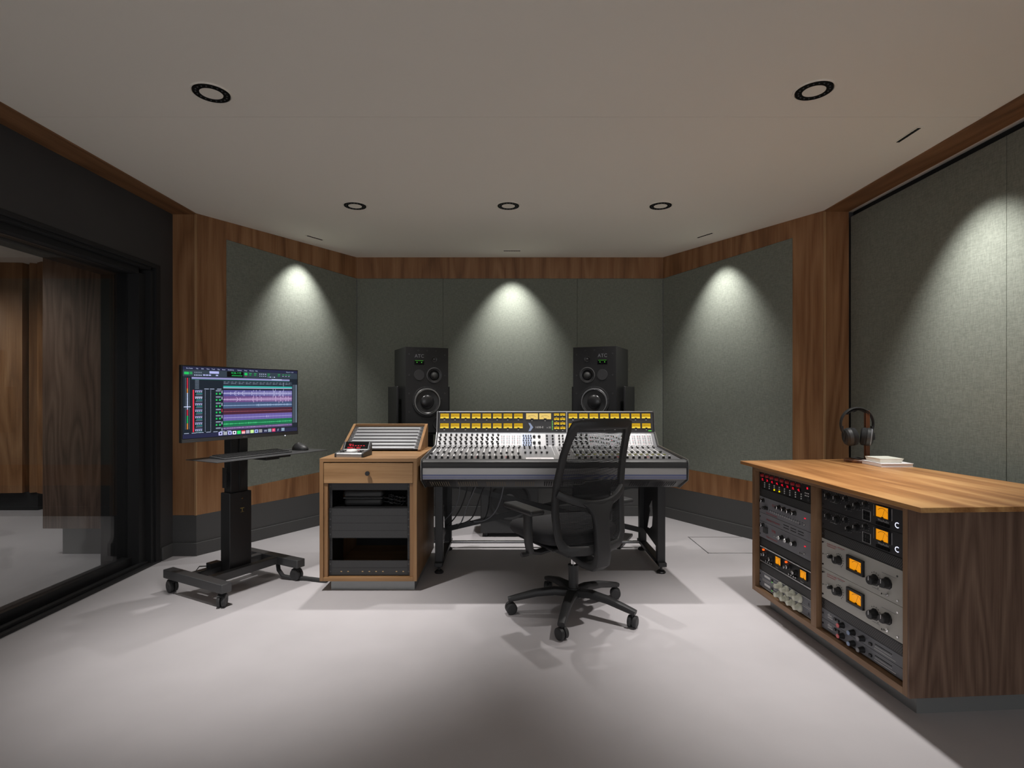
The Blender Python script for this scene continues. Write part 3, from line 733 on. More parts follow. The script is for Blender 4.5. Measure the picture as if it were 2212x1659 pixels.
m = MB(); m.box(t_+.002, Wc-t_-.002, .002, .022, .635, z1-t_-.006, OAK)
d = obj('drawer', m, lc, bevel=.0015)
m = MB(); m.box(t_+.004, Wc-t_-.004, .022, .45, .640, z1-t_-.02, OAK); obj('drawer_box', m, d)
m = MB(); m.lathe((Wc/2+.0, .002, .695), (0, -1, 0), [(0, .006), (.012, .0065), (.016, .013), (.024, .0135), (.026, .012), (.026, .0001)], BLK, 18); obj('knob', m, d)
for q in (t_, Wc-t_-.022): m = MB(); m.box(q, q+.022, .012, .10, z0+t_, .632, OAKZ); obj('rack_side_strip', m, lc)
# rails
oc = Wc/2; ow = (Wc-2*t_-.044)
for q in (oc-ow/2, oc+ow/2-.018):
    m = MB(); m.box(q, q+.018, .040, .044, z0+t_+.002, .632, BLK).box(q, q+.003, .044, .3, z0+t_+.002, .632, BLK)
    for k in range(34): m.cyl((q+.009, .040, .10+k*.0158), (q+.009, .0385, .10+k*.0158), .0025, BLKM, n=6)
    obj('rack_rail', m, lc)
bx = (CX0+oc, CY0+.030, 0)
LC_W = ow
def lvent(zb_, n, label):
    t = thing('vent_panel', label, 'rack panel', (bx[0], bx[1], zb_), 0, 'perforated panels in the light wood rack')
    hw = LC_W/2-.001; m = MB(); h = n*U-.001
    m.box(-hw, hw, 0, .003, 0, h, BLK); m.box(-hw+.018, hw-.018, -.0008, 0, .003, h-.003, PERFF)
    for k in range(1, n): m.box(-hw+.018, hw-.018, -.0012, -.0006, k*U-.001, k*U+.0005, BLKM)
    for sx in (-1, 1):
        for k in range(n): m.cyl((sx*(hw-.009), 0, (k+.5)*U), (sx*(hw-.009), -.003, (k+.5)*U), .0045, DGREY, n=8)
    obj('front_panel', m, t)
zt_ = .630
lvent(zt_-.9*U, 1, 'narrow perforated panel right under the cabinet drawer')
lvent(zt_-.9*U-2.45*U-4*U+.004, 4, 'tall perforated panel in the middle of the light wood rack')
lvent(z0+t_+.004, 2, 'perforated panel at the bottom of the light wood rack with brass specks')
m = MB()
for k, x in enumerate((-.17, -.13, -.045, -.005, .035, .075, .155, .195)): m.box(x, x+.009, -.0022, -.0012, .020, .026, mat('brass speck', (.45, .32, .16), .4, .6))
o = obj('label_tabs', m, [q for q in C.objects if q.get('label', '').startswith('perforated panel at the bottom')][0])
zsh = zt_-.9*U-2.45*U+.004
m = MB(); m.box(t_+.024, Wc-t_-.024, .045, .42, zsh-.003, zsh, BLK); obj('shelf', m, lc)
cs = thing('equipment_case', 'soft black zip case on the upper shelf inside the light wood rack', 'case', (CX0+.232, CY0+.16, zsh))
m = MB(); m.box(-.115, .115, -.08, .1, 0, .048, BLKP); a = obj('case_body', m, cs, bevel=.02, seg=4)
m = MB(); m.box(-.118, .118, -.083, .103, .050, .095, BLKP); obj('case_lid', m, cs, bevel=.02, seg=4)
m = MB(); m.box(-.117, .117, -.082, .102, .0465, .0515, DGREY); obj('zip', m, cs)
# jumble of patch cables on the right of that shelf
for k in range(7):
    m = MB(); pts = []
    x = .36+.02*k; y = .12+.03*random.random(); r = .02+.01*random.random()
    for j in range(18):
        a = j*.8+k; pts.append((CX0+x*.9+.035+r*math.cos(a)*.8, CY0+y+r*math.sin(a), zsh+.005+j*.0028+.004*math.sin(a*2)))
    m.tube(pts, .0028, DGREY, 6)
    tag(obj('patch_cable', m), 'coiled dark patch cable beside the black case in the wood rack', 'cable', 'patch cables on the upper rack shelf')
# slanted patch bay housing
W0, W1 = -1.122, -.598
py0, pz0, py1, pz1 = 3.575, .783, 3.90, .945
ph = thing('patch_bay_housing', 'sloping light wood housing of the patch bays on the cabinet', 'rack housing', (W0, py0, .782))
zz = .782
prof = [(0, 0), (.325, 0), (.325, .163), (.305, .163), (0, .012)]
for a, b in ((0, .018), (W1-W0-.018, W1-W0)):
    m = MB(); m.prism(prof, 'x', a, b, OAKZ); obj('side_panel', m, ph, bevel=.001)
m = MB(); m.box(.018, W1-W0-.018, .29, .325, .145, .163, OAK); obj('top_strip', m, ph, bevel=.001)
m = MB(); m.box(.018, W1-W0-.018, .315, .325, .0, .145, BLKM); obj('back_panel', m, ph)
sl = math.atan2(.143, .29)
pn = 7; Ls = math.hypot(.29, .143)
PBW = (W1-W0-.038)
PBM = mat('patch bay metal', (.60, .61, .63), .33, .75)
g_root = None
ed = ('lowest', 'second from bottom', 'third from bottom', 'middle', 'third from top', 'second from top', 'topmost')
for k in range(pn):
    s0 = .024+k*U*.955
    y = py0+math.cos(sl)*s0; zc = zz+.002+math.sin(sl)*s0
    if g_root is None:
        t = thing('patch_bay', '', 'patch bay', (W0+(W1-W0)/2, y, zc), group='patch bays in the sloping housing', rot=(-(PI/2-sl), 0, 0))
        # local: x across, z up the slope, -y out of the slope
        m = MB(); hw = PBW/2
        m.box(-hw, hw, 0, .003, .001, U*.94, DGREY); m.box(-hw+.026, hw-.026, -.0025, 0, U*.30, U*.66, PBM)
        m.box(-hw+.02, hw-.02, -.001, 0, .003, U*.28, GREYP)
        for sx in (-1, 1): m.cyl((sx*(hw-.01), 0, U*.5), (sx*(hw-.01), -.004, U*.5), .005, CHR, n=8)
        obj('front_panel', m, t)
        m = MB()
        for r in (0, 1):
            for j in range(48): m.box(-hw+.03+j*(2*hw-.06)/48, -hw+.03+(j+.55)*(2*hw-.06)/48, -.0018, 0, U*(.08 if r == 0 else .72), U*(.24 if r == 0 else .88), BLKM)
        pref(obj('jack_field', m, t), kind='stuff')
        g_root = t
    else:
        t = dup(g_root, (W0+(W1-W0)/2, y, zc)); t.rotation_euler = (-(PI/2-sl), 0, 0)
    t['label'] = ed[k]+' of the seven patch bays in the sloping wood housing'
# monitor controller on the cabinet top
mc = thing('monitor_controller', 'silver and black desktop monitor controller with red display on the light wood cabinet', 'controller', (-.962, 3.32, .782), math.radians(-4))
prof = [(-.075, 0), (.085, 0), (.085, .075), (.078, .080), (.045, .035), (-.070, .026), (-.075, .020)]
m = MB(); m.prism(prof, 'x', -.088, -.076, BLKP).prism(prof, 'x', .076, .088, BLKP); obj('end_cap', m, mc, bevel=.002)
m = MB(); m.prism([(p[0]+(.001 if p[0] < 0 else -.001), p[1]-(.001 if p[1] > 0 else 0)) for p in prof], 'x', -.076, .076, ALU); obj('body', m, mc)
m = MB(); m.lathe((.0, -.022, .0302), (0, -.08, 1), [(0, .033), (.007, .032), (.010, .027), (.010, .0001)], mat('pale knob', (.7, .7, .68), .4), 28); obj('volume_knob', m, mc)
m = MB(); dv = Vector((0, .033, .045)).normalized(); nv = Vector((0, -.045, .033)).normalized()
def onf(x, s, off=.0008): p = Vector((x, .045, .035))+dv*s+nv*off; return p
m.add([onf(-.074, .002), onf(.074, .002), onf(.074, .054), onf(-.074, .054)], [(0, 1, 2, 3)], BLKG)
m.text('DAW 1  -20.5', onf(-.055, .006, .0015), .014, REDL, (1, 0, 0), dv); m.text('SPK A', onf(-.05, .030, .0015), .011, REDL, (1, 0, 0), dv)
for k in range(6): m.add([onf(-.045+.017*k, .024, .0013), onf(-.035+.017*k, .024, .0013), onf(-.035+.017*k, .027, .0013), onf(-.045+.017*k, .027, .0013)], [(0, 1, 2, 3)], REDL)
obj('display', m, mc)
for x in (-.06, -.045, .048, .062):
    m = MB(); m.box(x-.005, x+.005, -.045, -.035, .0275, .032, BLK).box(x-.005, x+.005, -.012, -.002, .030, .034, BLK); obj('button', m, mc)

# ================================================================== CONSOLE
con = thing('mixing_console', 'large studio mixing console with yellow-lit meter bridge', 'mixing console', (.25, 3.6, 0))
def Xl(y): return -.545+(y-3.25)*.017
def Xr(y): return 1.050-(y-3.25)*.060
prof = [(3.25, .70), (3.25, .745), (3.262, .764), (3.29, .766), (3.79, .800), (3.86, .884), (3.868, .886), (3.888, 1.030), (3.93, 1.032), (3.985, .80), (3.95, .577), (3.40, .577), (3.255, .648)]
m = MB(); m.prism(prof, 'x', 0, 0, BLK, lambda p: Xl(p[0]), lambda p: Xl(p[0])+.014); obj('end_cap', m, con, True, bevel=.003)
m = MB(); m.prism(prof, 'x', 0, 0, BLK, lambda p: Xr(p[0])-.014, lambda p: Xr(p[0])); obj('end_cap', m, con, True, bevel=.003)
def across(m, pts, mt):    # closed section between end caps
    m.prism(pts, 'x', 0, 0, mt, lambda p: Xl(p[0])+.0142, lambda p: Xr(p[0])-.0142)
m = MB(); across(m, [(3.262, .716), (3.262, .742), (3.272, .756), (3.30, .757), (3.79, .792), (3.86, .876), (3.868, .878), (3.925, .878), (3.97, .80), (3.93, .66), (3.30, .66), (3.262, .66)], STRIPD); obj('frame_body', m, con, True)
m = MB(); across(m, [(3.247, .718), (3.243, .735), (3.250, .753), (3.268, .764), (3.292, .766), (3.30, .758), (3.29, .718)], BLKP); obj('armrest', m, con, True)
m = MB(); across(m, [(3.252, .6500), (3.252, .7165), (3.2619, .7165), (3.2619, .6500)], SILB)
for k, (a, b) in enumerate(((.6705, .678), (.661, .6665), (.653, .6575))):
    across(m, [(3.2508, a), (3.2508, b), (3.2525, b), (3.2525, a)], BLUEP)
obj('front_band', m, con, True)
m = MB(); across(m, [(3.256, .649), (3.93, .6495), (3.93, .580), (3.40, .580)], BLK)
for gx in (-.44, -.27, -.10, .075, .25, .43, .60, .77, .93):
    for k in range(9):
        x = gx-.055+.0135*k
        if not (-.52 < x < 1.0): continue
        a = Vector((x, 3.29, .6325)); d1 = Vector((.002 if k < 99 else 0, .085, -.0405)); sd = Vector((.0055, 0, 0)); nn = Vector((0, -.0012, -.002))
        m.add([a+nn, a+sd+nn, a+sd+d1+nn, a+d1+nn], [(0, 1, 2, 3)], mat('vent glimpse', (.20, .165, .12), .6) if gx < .2 else BLKM)
obj('vent_panel', m, con, True)
for f in (Xl, Xr):   # bright edge trims
    m = MB(); off = .0005 if f is Xl else -.0005; pts = []
    for y, z_ in ((3.93, 1.034), (3.886, 1.033), (3.866, .888), (3.858, .886), (3.788, .803), (3.29, .7695), (3.258, .767), (3.246, .745), (3.2465, .70), (3.251, .647), (3.398, .574)):
        pts.append((f(y)+(.004 if f is Xl else -.004), y, z_))
    m.tube(pts, .0028, ALU, 6); obj('edge_trim', m, con, True)
# surface frames
def FP(x, s, off=0):      # fader plane, s 0..1 front to back
    a = Vector((x, 3.30, .7577)); b = Vector((x, 3.79, .7925)); n = Vector((0, -.0345, .49)).normalized(); return a.lerp(b, s)+n*(off+.0015)
def MP(x, s, off=0):      # module plane
    a = Vector((x, 3.79, .792)); b = Vector((x, 3.86, .876)); n = Vector((0, -.084, .07)).normalized(); return a.lerp(b, s)+n*(off+.0015)
def BP(x, s, off=0):      # bridge plane
    a = Vector((x, 3.8655, .8785)); b = Vector((x, 3.890, 1.028)); n = Vector((0, -.146, .022)).normalized(); return a.lerp(b, s)+n*(off+.0005)
def sq(m, F, x0, x1, s0, s1, mt, off=0, sh=0): m.add([F(x0, s0, off), F(x1, s0, off), F(x1+sh, s1, off), F(x0+sh, s1, off)], [(0, 1, 2, 3)], mt)
n_m = Vector((0, -.084, .07)).normalized(); n_f = Vector((0, -.0345, .49)).normalized(); n_b = Vector((0, -.146, .022)).normalized()
PW = .0367
def fan(x, s):   # the right part of the fader field widens toward the front
    return x
eqk = 0; extra = MB()
strips = [(-.522+PW*i, i) for i in range(16)]+[(.392+PW*i, 16+i) for i in range(16)]
for x, i in strips:
    m = MB()
    sq(m, MP, x+.0006, x+PW-.0006, .0, 1, STRIP); sq(m, FP, x+.0006, x+PW-.0006, .28, 1, STRIPM); sq(m, FP, x+.0006, x+PW-.0006, .0, .27, STRIPD)
    # edges give the strip its thickness
    for F, a, b in ((MP, 0, 1), (FP, 0, 1)):
        for xx in (x+.0006, x+PW-.0006): m.add([F(xx, a), F(xx, b), F(xx, b, -.0014), F(xx, a, -.0014)], [(0, 1, 2, 3)], STRIP)
    sq(m, FP, x+PW*.14, x+PW*.30, .30, .80, WHT, .0003); sq(m, FP, x+PW*.32, x+PW*.37, .34, .80, BLKM, .0004)
    for k in range(6): sq(m, FP, x+PW*.42, x+PW*.62, .36+.07*k, .37+.07*k, BLKM, .0003)
    for k in range(3):
        sq(m, MP, x+PW*(.12+.3*k), x+PW*(.26+.3*k), .05, .10, BLKM, .0004)
    if 12 <= i < 16 or 20 <= i:
        for k in range(10):
            sq(m, MP, x+PW*.18, x+PW*.42, .18+.07*k, .21+.07*k, BLKM if k % 4 else REDP, .0004); sq(m, MP, x+PW*.56, x+PW*.82, .18+.07*k, .21+.07*k, BLKM, .0004)
    for k in range(2): sq(m, FP, x+PW*.1, x+PW*.4, .16+.05*k, .18+.05*k, WHT if 2 <= i <= 4 else REDP if i % 5 == 3 else GREYP, .0004)
    st = obj('channel_strip', m, con, True)
    def K(par, F, n, xx, s, r, h, name, kn=BLK, cap=None):
        q = MB(); q.lathe(F(xx, s), n, [(0, r*1.1), (h*.8, r*.85)], kn, 10); q.lathe(F(xx, s), n, [(h*.8, r*.85), (h, r*.6), (h, .0001)], cap or kn, 10)
        if par is None: return q
        return obj(name, q, par, True)
    if not (12 <= i < 16 or 20 <= i):
        for k in range(5):
            xx = x+PW*(.40 if k % 2 else .58)
            cap = ALU if k % 2 else BLK
            if eqk < 100: K(st, MP, n_m, xx, .90-.165*k, .0078, .011, 'eq_knob', BLK, cap); eqk += 1
            else:
                q = MB(); q.lathe(MP(xx, .90-.165*k), n_m, [(0, .0082), (.010, .0066), (.011, .0001)], BLK, 8); extra.add(q.v, q.f, BLK)
    K(st, FP, n_f, x+PW*.66, .93, .0066, .012, 'pan_knob', BLK, ALU); K(st, FP, n_f, x+PW*.5, .84, .0066, .012, 'pan_knob', BLK, ALU)
    # fader
    s_ = .36+.05*((i*7) % 3) if i < 16 else .46
    q = MB(); c = FP(x+PW*.33, s_); 
    for (dx0, dx1, dy0, dy1, dz0, dz1, mm) in ((-.0068, .0068, -.013, .013, .004, .015, BLK), (-.0069, .0069, -.002, .002, .0151, .0160, WHT), (-.001, .001, -.003, .003, .0, .004, CHR)):
        q.box(c.x+dx0, c.x+dx1, c.y+dy0, c.y+dy1, c.z+dz0, c.z+dz1, mm)
    obj('fader', q, st, True)
    K(st, FP, n_f, x+PW*.55, .10, .0082, .018, 'level_knob', BLK, WHT if i >= 16 or i in (2, 3, 4) else BLK)
    if i >= 16:
        q = MB(); c = FP(x+PW*.6, .34); q.box(c.x-.008, c.x+.008, c.y-.004, c.y+.004, c.z, c.z+.006, mat('olive button', (.45, .45, .12), .4)); obj('button', q, st, True)
if extra.f: pref(obj('eq_knob', extra, con, True), kind='stuff')
# centre section
m = MB(); xc0, xc1 = .0655, .3915
sq(m, MP, xc0+.001, xc1-.001, 0, 1, STRIP); sq(m, FP, xc0+.001, xc1-.001, .0, 1, STRIPM)
for x in (.072, .106):
    sq(m, MP, x, x+.032, .03, .97, BLUEL, .0004)
sq(m, FP, xc0+.02, xc0+.19, .06, .16, PAPER, .0004)
m.text('LEGACY AXS', FP(xc0+.03, .08, .0008), .014, BLK, (1, 0, 0), (0, .98, .07))
for x in (.27, .30): sq(m, FP, x, x+.002, .3, 1, WHT, .0006)
sq(m, MP, .235, .30, .1, .95, GREYP, .0004)
ms = obj('master_section', m, con, True)
for x in (.080, .098, .114, .131):
    for k in range(5):
        q = MB(); c = MP(x+(.003 if k % 2 else 0), .12+.18*k); q.lathe(c, n_m, [(0, .005), (.007, .0045), (.007, .0001)], BLK, 8); obj('knob', q, ms, True)
for x in (.155, .19):
    for s_ in (.3, .78):
        q = MB(); q.lathe(MP(x, s_), n_m, [(0, .010), (.008, .009), (.014, .006), (.014, .0001)], DGREY, 14); obj('knob', q, ms, True)
for x in (.245, .285, .33, .355):
    for k in range(4):
        q = MB(); q.lathe(MP(x, .14+.23*k), n_m, [(0, .0065), (.008, .0055), (.010, .0001)], BLK, 10); obj('knob', q, ms, True)
for x in (.085, .12, .155, .19, .225):
    for s_, r in ((.92, .006), (.80, .006)):
        q = MB(); q.lathe(FP(x, s_), n_f, [(0, r), (.010, r*.8), (.012, .0001)], BLK, 10); obj('knob', q, ms, True)
    q = MB(); c = FP(x, .45); q.box(c.x-.006, c.x+.006, c.y-.013, c.y+.013, c.z+.003, c.z+.013, BLK).box(c.x-.0062, c.x+.0062, c.y-.0015, c.y+.0015, c.z+.013, c.z+.014, WHT); obj('fader', q, ms, True)
for k in range(12):
    q = MB(); c = FP(.315+.022*(k % 3), .30+.18*(k//3)); q.box(c.x-.005, c.x+.005, c.y-.008, c.y+.008, c.z, c.z+.007, WHT if k % 2 else DGREY); obj('button', q, ms, True)
# meter bridge
m = MB(); 
across(m, [(3.8655, .8785), (3.890, 1.028), (3.928, 1.028), (3.928, .8785)], mat('meter bridge grey', (.055, .055, .06), .5))
across(m, [(3.888, 1.028), (3.888, 1.033), (3.93, 1.033), (3.93, 1.028)], ALU)
across(m, [(3.862, .877), (3.862, .884), (3.8685, .884), (3.8685, .877)], ALU)
sq(m, BP, .383, .391, 0, 1, ALU, .002)
m.add([BP(.128, .08, .001), BP(.150, .28, .001), BP(.128, .50, .001)], [(0, 1, 2)], BLUEL); 
m.add([BP(.116, .50, .001), BP(.126, .34, .001), BP(.132, .46, .001)], [(0, 1, 2)], BLUEL); m.add([BP(.116, .08, .001), BP(.132, .14, .001), BP(.126, .26, .001)], [(0, 1, 2)], BLUEL)
bu = Vector((0, .022, .146)).normalized()
m.text('1608-II', BP(.163, .24, .001), .021, WHT, (1, 0, .0), bu); m.text('x 32', BP(.245, .24, .001), .017, WHT, (1, 0, 0), bu)
sq(m, BP, .283, .286, .15, .60, GRNL, .001)
for k in range(4): sq(m, BP, .289, .290, .15+.12*k, .23+.12*k, WHT, .001)
sq(m, BP, .962, .985, .10, .14, GRNL, .001)
mb_ = obj('meter_bridge', m, con, True)
def cmeter(x0, x1, s0, s1, big=False):
    q = MB(); e = .0022
    # bezel
    for a in ((x0-e, x1+e, s0-.018, s0), (x0-e, x1+e, s1, s1+.018), (x0-e, x0, s0, s1), (x1, x1+e, s0, s1)): sq(q, BP, *a, BLK, .003)
    n = 6
    sq(q, BP, x0, x1, s0+(s1-s0)*.0, s0+(s1-s0)*.30, YELT if not big else PALE, .0015)
    sq(q, BP, x0, x1, s0+(s1-s0)*.30, s1, YEL if not big else PALE, .0015)
    cx = (x0+x1)/2; r = (s1-s0)*.146*.62; zc = s0
    for k in range(8):
        a = -.9+1.8*k/8; b = -.9+1.8*(k+.8)/8
        def Q(t, rr): return BP(cx+math.sin(t)*rr*1.35, zc+math.cos(t)*rr/.148, .0022)
        q.add([Q(a, r), Q(b, r), Q(b, r*1.07), Q(a, r*1.07)], [(0, 1, 2, 3)], DGREY if k < 6 else REDP)
    p = BP(cx, s0+.01, .0025); q.cyl(p, BP(cx-(x1-x0)*.3, s0+(s1-s0)*.72, .0025), .0004, BLK, n=4)
    sq(q, BP, cx-(x1-x0)*.12, cx+(x1-x0)*.12, s0, s0+(s1-s0)*.14, BLK, .0025)
    sq(q, BP, cx-.006, cx+.004, s0-.085, s0-.055, WHT, .0008)
    obj('meter', q, mb_, True, smooth=0)
MSX = .0747
for i in range(8):
    for s0, s1 in ((.70, .93), (.24, .47)):
        x = -.508+MSX*i; cmeter(x, x+.061, s0, s1)
        x = .402+MSX*.99*i; cmeter(x, x+.061, s0, s1)
cmeter(.100, .184, .66, .94, True); cmeter(.193, .277, .66, .94, True)
for c in range(2):
    for r in range(4): x = .298+.043*c; cmeter(x, x+.036, .83-.21*r, .94-.21*r)
# stand
m = MB(); lx = (-.472, .965)
for k, x in enumerate(lx):
    m = MB(); m.box(x-.025, x+.025, 3.535, 3.585, .05, .579, BLK); m.box(x-.025, x+.025, 4.03, 4.08, .05, .579, BLK); m.box(x-.025, x+.025, 3.50, 4.12, .05, .075, BLK)
    m.box(x-.025, x+.025, 3.585, 4.03, .54, .579, BLK)
    obj('leg_frame', m, con, True, bevel=.002)
    # gusset plate with a jagged cutout
    hole = [(3.80, .42), (3.88, .36), (3.86, .33), (3.90, .27), (3.94, .20), (3.86, .21), (3.80, .24), (3.78, .32)]
    m = MB(); P_ = [(3.585, .54), (4.03, .54), (4.03, .25), (3.585, .18)]
    xx = x+(.008 if k else -.008)
    for seg in ([(3.585, .54), (4.03, .54), (4.03, .45), (3.80, .42), (3.585, .45)], [(3.585, .45), (3.80, .42), (3.78, .32), (3.80, .24), (3.585, .18)],
                [(4.03, .45), (4.03, .25), (3.94, .20), (3.90, .27), (3.86, .33), (3.88, .36), (3.80, .42)], [(3.585, .18), (3.80, .24), (3.86, .21), (3.94, .20), (4.03, .25), (4.03, .16), (3.70, .13)]):
        m.prism(seg, 'x', xx-.002, xx+.002, BLK)
    obj('side_plate', m, con, True)
    for y in (3.545, 4.07):
        m = MB(); m.lathe((x, y, 0), (0, 0, 1), [(0, .0001), (0, .028), (.008, .03), (.018, .02), (.02, .008), (.05, .008)], BLK, 16); obj('foot', m, con, True)
m = MB(); m.sweep([(-.46, 4.0, .50), (.95, 4.0, .16)], .004, .02, BLK, up=(0, 0, 1), n=4, power=.2); obj('cross_brace', m, con, True)
m = MB(); m.sweep([(-.46, 4.02, .17), (.95, 4.02, .50)], .004, .02, BLK, up=(0, 0, 1), n=4, power=.2); obj('cross_brace', m, con, True)
m = MB(); m.box(-.44, .93, 4.04, 4.065, .46, .50, BLK); obj('cross_rail', m, con, True)
m = MB(); m.cyl((-.447, 4.055, .062), (.94, 4.055, .062), .011, ALU); obj('cross_tube', m, con, True)
# cables under the console
for k in range(12):
    m = MB(); xa = -.36+.05*k+random.uniform(-.02, .02); xb = -.40+.03*k+random.uniform(-.06, .06); ya = random.uniform(3.75, 3.9)
    dz = random.uniform(.12, .36) if k < 7 else random.uniform(.05, .12)
    x_end = xb-.05 if k < 7 else xa+.35
    P0 = Vector((xa, ya, .576)); P3 = Vector((x_end, ya+.02, .25 if k < 7 else .545)); pts = []
    for j in range(15):
        t = j/14; p = P0.lerp(P3, t); p.z -= math.sin(t*PI)*dz*.45; p.x += .02*math.sin(t*5+k); pts.append(p)
    m.tube(pts, random.choice((.0035, .003, .0045)), BLKP if k % 3 else GREYP, 6)
    tag(obj('cable', m), 'thin cable drooping in the tangle beneath the mixing console', 'cable', 'cables hanging under the console')
# subwoofer behind the console
sw = thing('subwoofer', 'black subwoofer box on the floor behind and below the console', 'speaker', (-.02, 4.42, 0))
m = MB(); m.box(-.235, .235, 0, .40, .03, .55, BLKP); obj('cabinet_box', m, sw, bevel=.01)
m = MB(); m.lathe((0, 0, .30), (0, -1, 0), [(0, .17), (.012, .168), (.012, .155), (.004, .14), (.001, .05), (.001, .0001)], BLKM, 32); m.sphere((0, -.002, .30), .05, .02, .05, BLKM); obj('driver', m, sw)
for sx in (-1, 1):
    for y in (.05, .35):
        m = MB(); m.cyl((sx*.19, y, 0), (sx*.19, y, .03), .02, BLK); obj('foot', m, sw)

# ================================================================== SPEAKERS
def speaker(loc, rz, side, label, slabel):
    t = thing('studio_speaker', label, 'speaker', loc, rz, 'tall black studio speakers')
    W2 = .169; z0, z1 = .86, 1.515
    z0r = 0
    hh = z1-z0
    m = MB(); m.box(-W2, W2, 0, .38, 0, hh, BLK)
    for sx in (-1, 1):
        for zz_ in (.05, .16, .30, .44, .60): m.lathe((sx*(W2-.028), 0, zz_), (0, -1, 0), [(0, .0062), (.0015, .006), (.0015, .0035), (0, .003)], DGREY, 8)
    for x in (-.07, 0., .07): m.lathe((x, 0, hh-.025), (0, -1, 0), [(0, .006), (.0015, .006), (.0015, .0035)], DGREY, 8)
    obj('cabinet_box', m, t, bevel=.006, seg=3)
    s = side    # +1: drivers shifted right of the logo
    m = MB(); zc = 1.098-z0
    m.lathe((0, 0, zc), (0, -1, 0), [(0, .118), (.005, .116), (.006, .104), (.009, .101), (.009, .094), (-.001, .088), (-.001, .080)], BLK, 40, [BLK, BLK, DGREY, ALU, BLK, BLK])
    m.lathe((0, 0, zc), (0, -1, 0), [(.007, .094), (.011, .091), (.006, .084), (.003, .058), (.002, .05)], mat('woofer cone', (.03, .03, .031), .3), 40)
    for k in range(8): a = 2*PI*k/8+.2; m.cyl((.110*math.cos(a), -.005, zc+.110*math.sin(a)), (.110*math.cos(a), -.008, zc+.110*math.sin(a)), .004, DGREY, n=6)
    w_ = obj('woofer', m, t)
    m = MB(); m.sphere((0, -.004, zc), .054, .020, .054, mat('dust cap', (.02, .02, .021), .28), 24, 10); obj('dust_cap', m, w_)
    m = MB(); c = (s*.056, 0, 1.30-z0)
    m.lathe(c, (0, -1, 0), [(0, .062), (.004, .061), (.006, .056), (.0005, .040), (.001, .030)], BLK, 32, [DGREY, DGREY, BLK, BLKG]); m.sphere((c[0], -.002, c[2]), .024, .018, .024, mat('grey dome', (.05, .05, .048), .6), 20, 8); obj('midrange_driver', m, t)
    m = MB(); c = (s*.056, 0, 1.423-z0); m.lathe(c, (0, -1, 0), [(0, .023), (.004, .022), (.001, .013), (.001, .008)], BLK, 24); m.sphere((c[0], -.001, c[2]), .009, .008, .009, DGREY, 12, 6); obj('tweeter', m, t)
    m = MB(); c = (-s*.063, 0, 1.302-z0); m.lathe(c, (0, -1, 0), [(0, .041), (.003, .040), (.003, .0001)], mat('charcoal disc', (.035, .035, .037), .7), 30); obj('cover_disc', m, t)
    m = MB(); m.text('ATC', (-s*.063, -.001, 1.435-z0), .037, GREYP, center=True); m.box(-s*.063-.038, -s*.063+.038, -.0008, 0, 1.380-z0, 1.413-z0, BLKG)
    m.box(-s*.063-.032, -s*.063+.032, -.0014, -.0008, 1.4105-z0, 1.412-z0, GRNL)
    for x in (-.018, .018): m.cyl((-s*.063+x, -.0008, 1.398-z0), (-s*.063+x, -.003, 1.398-z0), .0032, GRNL, n=8)
    obj('badge', m, t)
    m = MB(); m.lathe((s*.09, 0, .93-z0), (0, -1, 0), [(0, .05), (.004, .048), (.001, .038), (.001, .0001)], BLK, 28); obj('bass_port', m, t)
    # stand with flanking plates
    st = thing('speaker_stand', slabel, 'speaker stand', (loc[0], loc[1], 0), rz, 'speaker stands')
    m = MB(); m.box(-.21, .21, .02, .42, z0-.02, z0-.001, BLK); obj('top_plate', m, st, bevel=.002)
    for sx in (-1, 1):
        m = MB(); a, b = sorted((sx*(W2+.030), sx*(W2+.045))); m.box(a, b, .10, .42, z0, 1.215, BLK)
        obj('side_plate', m, st, bevel=.003)
    m = MB(); m.box(-.09, .09, .14, .30, .02, z0-.02, BLK); obj('column', m, st, bevel=.004)
    m = MB(); m.box(-.2, .2, .0, .42, 0, .02, BLK); obj('base_plate', m, st, bevel=.003)
    return t
speaker((-.653, 4.22, .86), math.radians(24.5), +1, 'tall black three-way speaker left behind the console', 'black stand with side plates holding the left speaker')
speaker((.625, 4.16, .86), math.radians(-25), -1, 'tall black three-way speaker right behind the console', 'black stand with side plates holding the right speaker')

# ================================================================== MONITOR CART
CR = math.atan2(.877, .48)
cart = thing('monitor_cart', 'black height-adjustable rolling cart carrying the monitor and keyboard tray', 'cart', (-1.664, 3.305, 0), CR)
for sx in (-1, 1):
    m = MB(); m.box(sx*.245-.03, sx*.245+.03, -.275, .275, .083, .133, DGREY); obj('foot_bar', m, cart, bevel=.004)
    for sy in (-1, 1):
        c = MB(); x, y = sx*.245, sy*.235; a = .5*sx+.4*sy; ax = Vector((math.cos(a), math.sin(a), 0))
        for q in (-1, 1):
            p = Vector((x, y, .036))+ax*(q*.012); c.lathe(p, ax*q, [(-.008, .012), (-.008, .034), (.0, .036), (.008, .035), (.010, .028), (.008, .012), (.010, .0001)], BLKP, 24)
        c.sweep([Vector((x, y, .04))+ax.cross(Vector((0, 0, 1)))*(.036*math.sin(t))+Vector((0, 0, .036*math.cos(t))) for t in [-.9+1.8*k/8 for k in range(9)]], .018, .003, BLKP, up=(0, 0, 1), n=8)
        c.cyl((x, y, .068), (x, y, .084), .012, CHR)
        obj('caster', c, cart)
m = MB()
for y in (-.075, .075): m.box(-.216, .216, y-.022, y+.022, .086, .131, DGREY)
m.box(-.09, .09, -.053, .053, .088, .10, DGREY)
obj('base_beam', m, cart, bevel=.003)
m = MB(); m.box(-.072, .072, -.043, .043, .1002, .57, BLK)
sl_ = obj('lower_column', m, cart, bevel=.004)
GOLD = mat('gold mark', (.30, .22, .06), .4)
